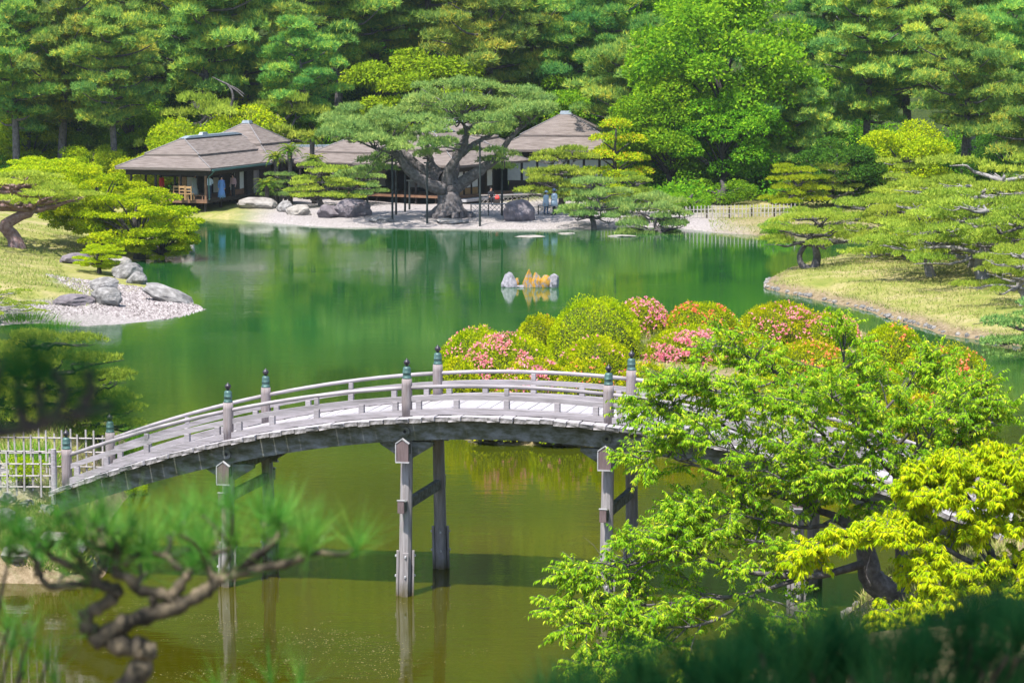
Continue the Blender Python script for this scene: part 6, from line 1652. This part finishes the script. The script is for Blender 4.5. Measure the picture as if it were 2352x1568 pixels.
yb([(2270, 1220, .3), (2330, 1160, .0), (2380, 1140, -.1)], [0.03, 0.02, 0.006], 13, 0.25)
yb([(2260, 1200, .3), (2200, 1150, -.2), (2150, 1145, -.3)], [0.03, 0.02, 0.006], 12, 0.25)
yb([(2262, 1200, .4), (2200, 1110, .2), (2140, 1085, .2), (2110, 1100, .2)], [0.03, 0.02, 0.012, 0.005], 15, 0.3)
yb([(2262, 1200, .4), (2290, 1100, .1), (2300, 1060, .1)], [0.03, 0.02, 0.006], 13, 0.3)
yb([(2262, 1190, .4), (2300, 1130, -.3), (2350, 1110, -.4)], [0.03, 0.02, 0.006], 13, 0.3)
yb([(2290, 1320), (2180, 1265, -.2), (2080, 1230, -.3), (1980, 1225, -.4), (1900, 1250, -.5), (1845, 1280, -.5)], [0.06, 0.045, 0.03, 0.02, 0.01, 0.005], 27, 0.2)
yb([(2180, 1265, -.2), (2140, 1225, .2), (2080, 1205, .3), (2030, 1210, .3)], [0.025, 0.018, 0.01, 0.005], 15, 0.1)
yb([(2290, 1310), (2240, 1245, -.1), (2290, 1215, -.2), (2350, 1210, -.2)], [0.035, 0.025, 0.012, 0.005], 15, 0.2)
yb([(2300, 1345), (2200, 1310, -.4), (2130, 1300, -.6), (2090, 1320, -.6)], [0.035, 0.025, 0.014, 0.006], 18, 0.2)
yb([(2305, 1370), (2230, 1360, -.5), (2160, 1370, -.7), (2120, 1390, -.7)], [0.035, 0.025, 0.014, 0.006], 15, 0.2)
yb([(2300, 1335), (2350, 1300, -.5), (2400, 1290, -.6)], [0.03, 0.02, 0.006], 15, 0.1)
yb([(2305, 1360), (2340, 1350, -.6), (2400, 1350, -.7)], [0.03, 0.02, 0.006], 14, 0.1)
yb([(2080, 1420, -.6), (2040, 1400, -.7), (2030, 1430, -.7)], [0.014, 0.01, 0.004], 6, 0.1, 0.35)
wd.limb([yp(2305, 1375), yp(2200, 1420, -.5), yp(2080, 1420, -.6)], [0.03, 0.022, 0.014], 5, 4)
wd.limb([yp(2008, 1250, -.4), yp(1990, 1310, -.5), yp(2000, 1345, -.5)], [0.012, 0.016, 0.02], 5, 4)
put("trunk", wd.mesh("trunk", BARK), YT)
put("leaves", fo.mesh("leaves", YLEAF), YT)['kind'] = 'stuff'

# ---------------------------------------------------------------- pine boughs close to the lens, out of focus
NEEDLE = leafmat("near_pine_needles", [(0.0, (0.04, 0.18, 0.03)), (0.5, (0.10, 0.32, 0.04)), (1.0, (0.30, 0.50, 0.08))], 0.4, gloss=0.02, hue=0, val=0)
SHADENEEDLE = leafmat("shade_darkened_needles", [(0.0, (0.012, 0.075, 0.025)), (0.5, (0.03, 0.135, 0.04)), (1.0, (0.09, 0.24, 0.06))], 0.3, hue=0, val=0)  # pine needle colour darkened to paint in the shade on two boughs
def tuft(fo, c, d, n, L, spread=0.55, w=0.0016):
    g = fo.g; c = np.asarray(c); d = nrm(np.asarray(d, float))
    D = nrm(d + spread * g.normal(size=(n, 3)))
    base = c - d * 0.02 + d * 0.03 * g.random((n, 1))
    fo.blades(base, D, L * (0.75 + 0.4 * g.random(n)), w, 0.5 + 0.12 * g.normal() + 0.2 * g.normal(size=n))
def c7(cx, cy, Y): return at_y(0.3359 * cx, 1041.2 + 0.3359 * cy, Y)
YN = 4.4
NP = empty("near_pine", (-1.75, 3.6, ground_z(-1.75, 3.6))); tag(NP, 'blurred pine bough with gnarled mossy branches across the lower left foreground', 'pine tree')
NO = np.array(NP.location); wd = Wood(); fo = Fol(1401); g = fo.g
def q7(cx, cy, dy=0.0): return c7(cx, cy, YN + dy) - NO
wd.limb([np.array([0, 0, -0.3]), np.array([0.05, 0.05, 0.5]), np.array([0.15, 0.1, 0.9]), np.array([0.1, 0.0, 1.5]), np.array([-0.2, -0.2, 3.0]), np.array([0.1, -0.5, 5.0])], [0.14, 0.12, 0.11, 0.10, 0.09, 0.05], 10, 5)
brs = [
 ([(-600, 2500, -0.6), (300, 2000, -0.3), (760, 1720, -0.05), (880, 1590, 0), (985, 1430), (1005, 1345), (920, 1325), (780, 1295), (680, 1255), (600, 1215)], [0.026, 0.022, 0.019, 0.018, 0.0175, 0.018, 0.0165, 0.016, 0.016, 0.012], 1),
 ([(690, 1255), (850, 1165), (1050, 1095), (1250, 1030), (1380, 950), (1480, 870), (1560, 830)], [0.0155, 0.014, 0.0135, 0.012, 0.011, 0.0105, 0.008], 1),
 ([(1500, 860), (1620, 820), (1800, 780), (1980, 750), (2060, 690), (2130, 620)], [0.009, 0.0085, 0.008, 0.0065, 0.0055, 0.004], 1),
 ([(1540, 840), (1700, 740), (1850, 630), (1940, 500)], [0.008, 0.007, 0.006, 0.004], 1),
 ([(1470, 880), (1430, 800), (1390, 730)], [0.007, 0.005, 0.004], 1),
 ([(1500, 860), (1560, 740), (1570, 650)], [0.007, 0.005, 0.004], 1),
 ([(1250, 1020), (1100, 960), (940, 930), (890, 860), (780, 800), (800, 710), (840, 640)], [0.010, 0.009, 0.0085, 0.009, 0.008, 0.007, 0.005], 1),
 ([(1180, 970), (1270, 850), (1310, 800)], [0.009, 0.0085, 0.006], 1),
 ([(1240, 800), (1150, 720), (1050, 690)], [0.005, 0.0045, 0.004], 1),
 ([(600, 1220), (595, 1110), (690, 1045), (770, 980), (800, 930), (690, 890), (620, 880)], [0.013, 0.011, 0.0105, 0.0115, 0.010, 0.009, 0.009], 1),
 ([(620, 880), (600, 820), (520, 780), (420, 740), (350, 700), (280, 640), (230, 590)], [0.009, 0.008, 0.007, 0.006, 0.005, 0.004, 0.004], 1),
 ([(610, 830), (560, 740), (500, 670), (470, 590)], [0.006, 0.005, 0.0045, 0.004], 1),
 ([(620, 885), (450, 905), (320, 900), (260, 800), (220, 700), (90, 650)], [0.007, 0.0065, 0.006, 0.005, 0.004, 0.004], 1),
 ([(800, 710), (740, 660), (630, 640), (560, 560), (530, 480)], [0.006, 0.0055, 0.0055, 0.005, 0.004], 1),
 ([(820, 660), (750, 570), (700, 440)], [0.006, 0.0055, 0.0045], 1),
 ([(640, 870), (700, 790), (730, 720)], [0.005, 0.004, 0.003], 1),
 ([(2000, 745), (2150, 690), (2330, 685), (2440, 650)], [0.005, 0.004, 0.004, 0.003], 1),
 ([(1180, 1050), (1060, 1045), (1040, 990)], [0.008, 0.009, 0.006], 0),
 ([(850, 760), (960, 670)], [0.006, 0.004], 1),
]
nodes = []
for pts, rad, tf in brs:
    P = wd.limb([q7(*p) for p in pts], [r_ * 1.08 for r_ in rad], 10, 4, 0.0022, len(pts) * 3, 0.15)
    if pts[0][1] < 1100: nodes += list(P)
    if tf:
        d = nrm(P[-1] - P[-3]); tuft(fo, P[-1], d * 0.6 + np.array([0, 0, 0.7]), 62, 0.10, 0.5, 0.0013)
nodes = np.array(nodes)
for i in range(44):
    cx = 60 + 2150 * ((i * 0.618) % 1.0); cy = 400 + 400 * g.random() - (60 if 1200 < cx < 1900 else 0)
    p = q7(cx, cy, g.normal() * 0.12)
    k = np.argmin(((nodes - p) ** 2).sum(1)); a = nodes[k]
    if np.linalg.norm(a - p) > 0.14: p = a + nrm(p - a) * 0.14
    wd.limb([a, (a + p) / 2 + g.normal(size=3) * 0.008, p], [0.004, 0.0035, 0.003], 5, 2)
    tuft(fo, p, (p - a) * 4 + np.array([0, 0, 0.8]), 58, 0.095, 0.5, 0.0013)
for cx, cy, n_ in ((2420, 640, 90), (80, 1330, 120), (200, 1250, 90), (330, 1400, 90), (60, 1180, 80), (160, 1480, 100), (380, 1560, 90), (1850, 1560, 80), (2050, 1600, 90), (1500, 1640, 80), (20, 450, 90), (110, 560, 80)):
    tuft(fo, q7(cx, cy, 0.05 * g.normal()), (0.2 * g.normal(), 0, 1), n_ // 2, 0.095, 0.55, 0.0013)
    if cx < 500 or cy > 1500: wd.limb([q7(cx, cy + 10), q7(cx - 60, cy + 200), q7(cx - 160, cy + 700, -0.1)], [0.002, 0.0025, 0.004], 5, 3)
put("trunk", wd.mesh("trunk", BARKNEAR), NP)
put("needles", fo.mesh("needles", NEEDLE), NP)['kind'] = 'stuff'

# darker bough at the left edge, nearer still
YD = 2.1
LB = empty("shaded_pine", (-1.2, 0.9, ground_z(-1.2, 0.9))); tag(LB, 'dark blurred pine bough entering from the left edge above the fence', 'pine tree')
LO = np.array(LB.location); wd = Wood(); fo = Fol(1501); g = fo.g
def ql(px, py, dy=0.0): return at_y(px, py, YD + dy) - LO
wd.limb([np.array([0, 0, -0.3]), np.array([0.02, 0, 1.0]), np.array([0.1, 0.1, 1.6]), np.array([0.0, 0.0, 2.6]), np.array([0.2, 0.3, 3.6])], [0.12, 0.1, 0.09, 0.08, 0.05], 10, 4)
wd.limb([np.array([0.1, 0.1, 1.5]), ql(-420, 1120, -0.2), ql(-80, 1010), ql(60, 985), ql(120, 965), ql(170, 955)], [0.04, 0.009, 0.0065, 0.0055, 0.0045, 0.003], 8, 5)
for pts in ([(60, 985), (45, 930), (42, 870)], [(120, 965), (150, 900), (120, 850)], [(170, 955), (230, 940), (262, 930)], [(-30, 995), (-20, 900), (10, 830)], [(170, 955), (210, 900), (200, 850)], [(100, 970), (90, 900), (85, 830)]):
    P = wd.limb([ql(*p) for p in pts], [0.006, 0.005, 0.004], 6, 4)
    d = nrm(P[-1] - P[-3])
    for k in range(4): tuft(fo, P[-1 - 2 * k], d + 0.3 * g.normal(size=3), 26, 0.075, 0.6, 0.0011)
# unseen canopy added above the picture to shade this bough
cf = Fol(1502)
for c, r_ in (((-0.9, 1.5, 13.6), 0.5), ((-0.6, 1.7, 13.9), 0.5), ((-1.2, 1.1, 13.9), 0.6), ((-0.3, 1.3, 13.8), 0.5), ((-0.8, 2.1, 14.3), 0.55), ((-1.4, 1.9, 14.2), 0.5), ((-0.6, 0.8, 14.2), 0.7)):
    cf.pine_pad(np.array(c) - LO, r_, r_, r_ * 0.4, 700, 8, 0.12, 0.016, lower=-0.4)
    wd.limb([np.array([0.2, 0.3, 3.6]) * 0.8, np.array(c) - LO], [0.03, 0.01], 5, 3)
fo.V += cf.V; fo.F += [q + fo.n for q in cf.F]; fo.R += cf.R
put("trunk", wd.mesh("trunk", BARKDARK), LB)
put("needles", fo.mesh("needles", SHADENEEDLE), LB)['kind'] = 'stuff'

# shaded pine top filling the lower right corner
YR = 3.9
RB = empty("shaded_pine", (1.0, 3.0, ground_z(1.0, 3.0))); tag(RB, 'dark blurred pine top filling the lower right corner', 'pine tree')
RO = np.array(RB.location); wd = Wood(); fo = Fol(1601); g = fo.g
def qr(px, py, dy=0.0): return at_y(px, py, YR + dy) - RO
wd.limb([np.array([0, 0, -0.3]), np.array([0.02, 0, 0.6]), np.array([0.05, 0.1, 0.9]), np.array([0.1, -0.1, 1.8]), np.array([-0.3, -0.3, 3.2]), np.array([-0.9, -0.4, 4.3])], [0.1, 0.09, 0.085, 0.07, 0.05, 0.03], 10, 4)
tips = []
up_x = [1230, 1350, 1500, 1650, 1750, 1850, 1950, 2050, 2150, 2250, 2352, 2420]; up_y = [1570, 1535, 1510, 1450, 1400, 1425, 1410, 1450, 1445, 1400, 1395, 1390]
for i in range(185):
    px = 1240 + 1180 * ((i * 0.618) % 1.0); t = g.random()
    py = np.interp(px, up_x, up_y) + 62 + 22 * math.sin(px / 31.0) + 18 * g.normal() + t * 190
    p = qr(px, py, g.normal() * 0.14)
    root = qr(px + 0.25 * (1900 - px), 1790, 0)
    wd.limb([root, (root + p) / 2 + g.normal(size=3) * 0.02, p], [0.006, 0.005, 0.003], 5, 2)
    tuft(fo, p, (0.35 * g.normal(), 0.3 * g.normal(), 1.0), 95, 0.10, 0.42, 0.0016)
for px in (1350, 1650, 1950, 2250):
    wd.limb([np.array([0.05, 0.1, 0.9]), qr((px + 1900) / 2, 1850), qr(px, 1790)], [0.02, 0.014, 0.008], 6, 4)
for c, r_ in (((-0.25, 2.5, 13.5), 0.45), ((0.2, 2.5, 13.4), 0.5), ((0.65, 2.5, 13.5), 0.5), ((0.2, 2.0, 13.6), 0.6), ((-0.1, 3.0, 13.8), 0.45), ((0.4, 3.0, 13.7), 0.5), ((0.9, 2.9, 13.8), 0.5), ((0.9, 2.2, 13.7), 0.6), ((0.5, 3.6, 14.2), 0.6), ((1.2, 3.2, 13.9), 0.6)):  # unseen crown pads, added overhead to keep sun off the needles below
    fo.pine_pad(np.array(c) - RO, r_, r_, r_ * 0.4, 700, 8, 0.12, 0.018, lower=-0.4)
    wd.limb([np.array([0.1, -0.1, 1.8]), np.array([-0.2, -0.2, 2.6]), np.array(c) - RO], [0.03, 0.02, 0.01], 5, 3)
put("trunk", wd.mesh("trunk", BARKNEAR), RB)
put("needles", fo.mesh("needles", SHADENEEDLE), RB)['kind'] = 'stuff'

# slim dying pine with a pale forked limb behind the pavilion ridge
Yb = 203.0
q0 = at_y(531, 310, Yb); gzb = ground_z(q0[0], Yb)
DT = empty("bare_tree", (q0[0], Yb, gzb)); tag(DT, 'slim half bare tree with a pale forked limb behind the pavilion ridge', 'tree')
def dq(px, py): return at_y(px, py, Yb) - np.array([q0[0], Yb, gzb])
w_ = Wood(); w_.limb([np.array([0, 0, -0.3]), dq(530, 300), dq(531, 250), dq(536, 222)], [0.2, 0.16, 0.13, 0.10], 7, 4)
put("trunk", w_.mesh("trunk", BARKDARK), DT)
w_ = Wood(); w_.limb([dq(560, 224), dq(545, 210), dq(522, 194), dq(505, 186), dq(488, 177)], [0.05, 0.07, 0.09, 0.07, 0.03], 6, 4)
put("bare_limb", w_.mesh("bare_limb", BARK), DT)
w_ = Wood(); w_.limb([dq(536, 224), dq(532, 208), dq(522, 194)], [0.10, 0.09, 0.08], 6, 4)
w_.limb([dq(524, 196), dq(540, 202), dq(556, 213), dq(562, 219)], [0.06, 0.06, 0.05, 0.02], 6, 4)
put("bare_limb", w_.mesh("bare_limb", BARK), DT)

# ---------------------------------------------------------------- flecks of pollen and fallen leaves on the near water
FLECK = leafmat("pollen_flecks", [(0.0, (0.16, 0.15, 0.05)), (0.6, (0.26, 0.24, 0.11)), (1.0, (0.40, 0.34, 0.22))], 0.0, hue=0, val=0)
g = np.random.default_rng(3); N = 5200
X = g.uniform(-10, -0.5, N); Y = g.uniform(50.2, 57.5, N)
band = vnoise(X, Y, 1.1, 31) + 0.6 * vnoise(X * 0.6, Y * 2.0, 0.9, 32) + 0.05 * g.normal(size=N) - 0.06 * np.abs(Y - 53.2 + 0.25 * (X + 5))
k = band > 0.80
X, Y = X[k], Y[k]; m = len(X); s_ = g.uniform(0.006, 0.02, m); a = g.random(m) * 6.28
base = np.array([(1, 0), (0, 0.6), (-1, 0), (0, -0.6)])
B = base[None] * s_[:, None, None]
V = np.stack([B[:, :, 0] * np.cos(a)[:, None] - B[:, :, 1] * np.sin(a)[:, None] + X[:, None], B[:, :, 0] * np.sin(a)[:, None] + B[:, :, 1] * np.cos(a)[:, None] + Y[:, None], np.full((m, 4), 0.004)], -1).reshape(-1, 3)
tag(mk("floating_flecks", V, np.arange(4 * m).reshape(m, 4), FLECK, r=g.random(m)), 'pale flecks of pollen and leaves drifting on the near water', 'flecks', None, 'stuff')

# ---------------------------------------------------------------- thin spring haze
hm, n, l = nodemat("haze")
n.remove(n["Principled BSDF"])
pv = n.new("ShaderNodeVolumePrincipled")
pv.inputs['Color'].default_value = (0.80, 0.93, 1.0, 1)
pv.inputs['Density'].default_value = 0.00009
pv.inputs['Anisotropy'].default_value = 0.2
l.new(pv.outputs[0], n["Material Output"].inputs['Volume'])
zt = 335.0
hz = MB().box((0, 420, (zt - 2.5) / 2), (1260, 980, zt + 2.5)).build("haze", hm)
tag(hz, 'thin pale haze in the air over the garden and the hill', 'haze', None, 'stuff')
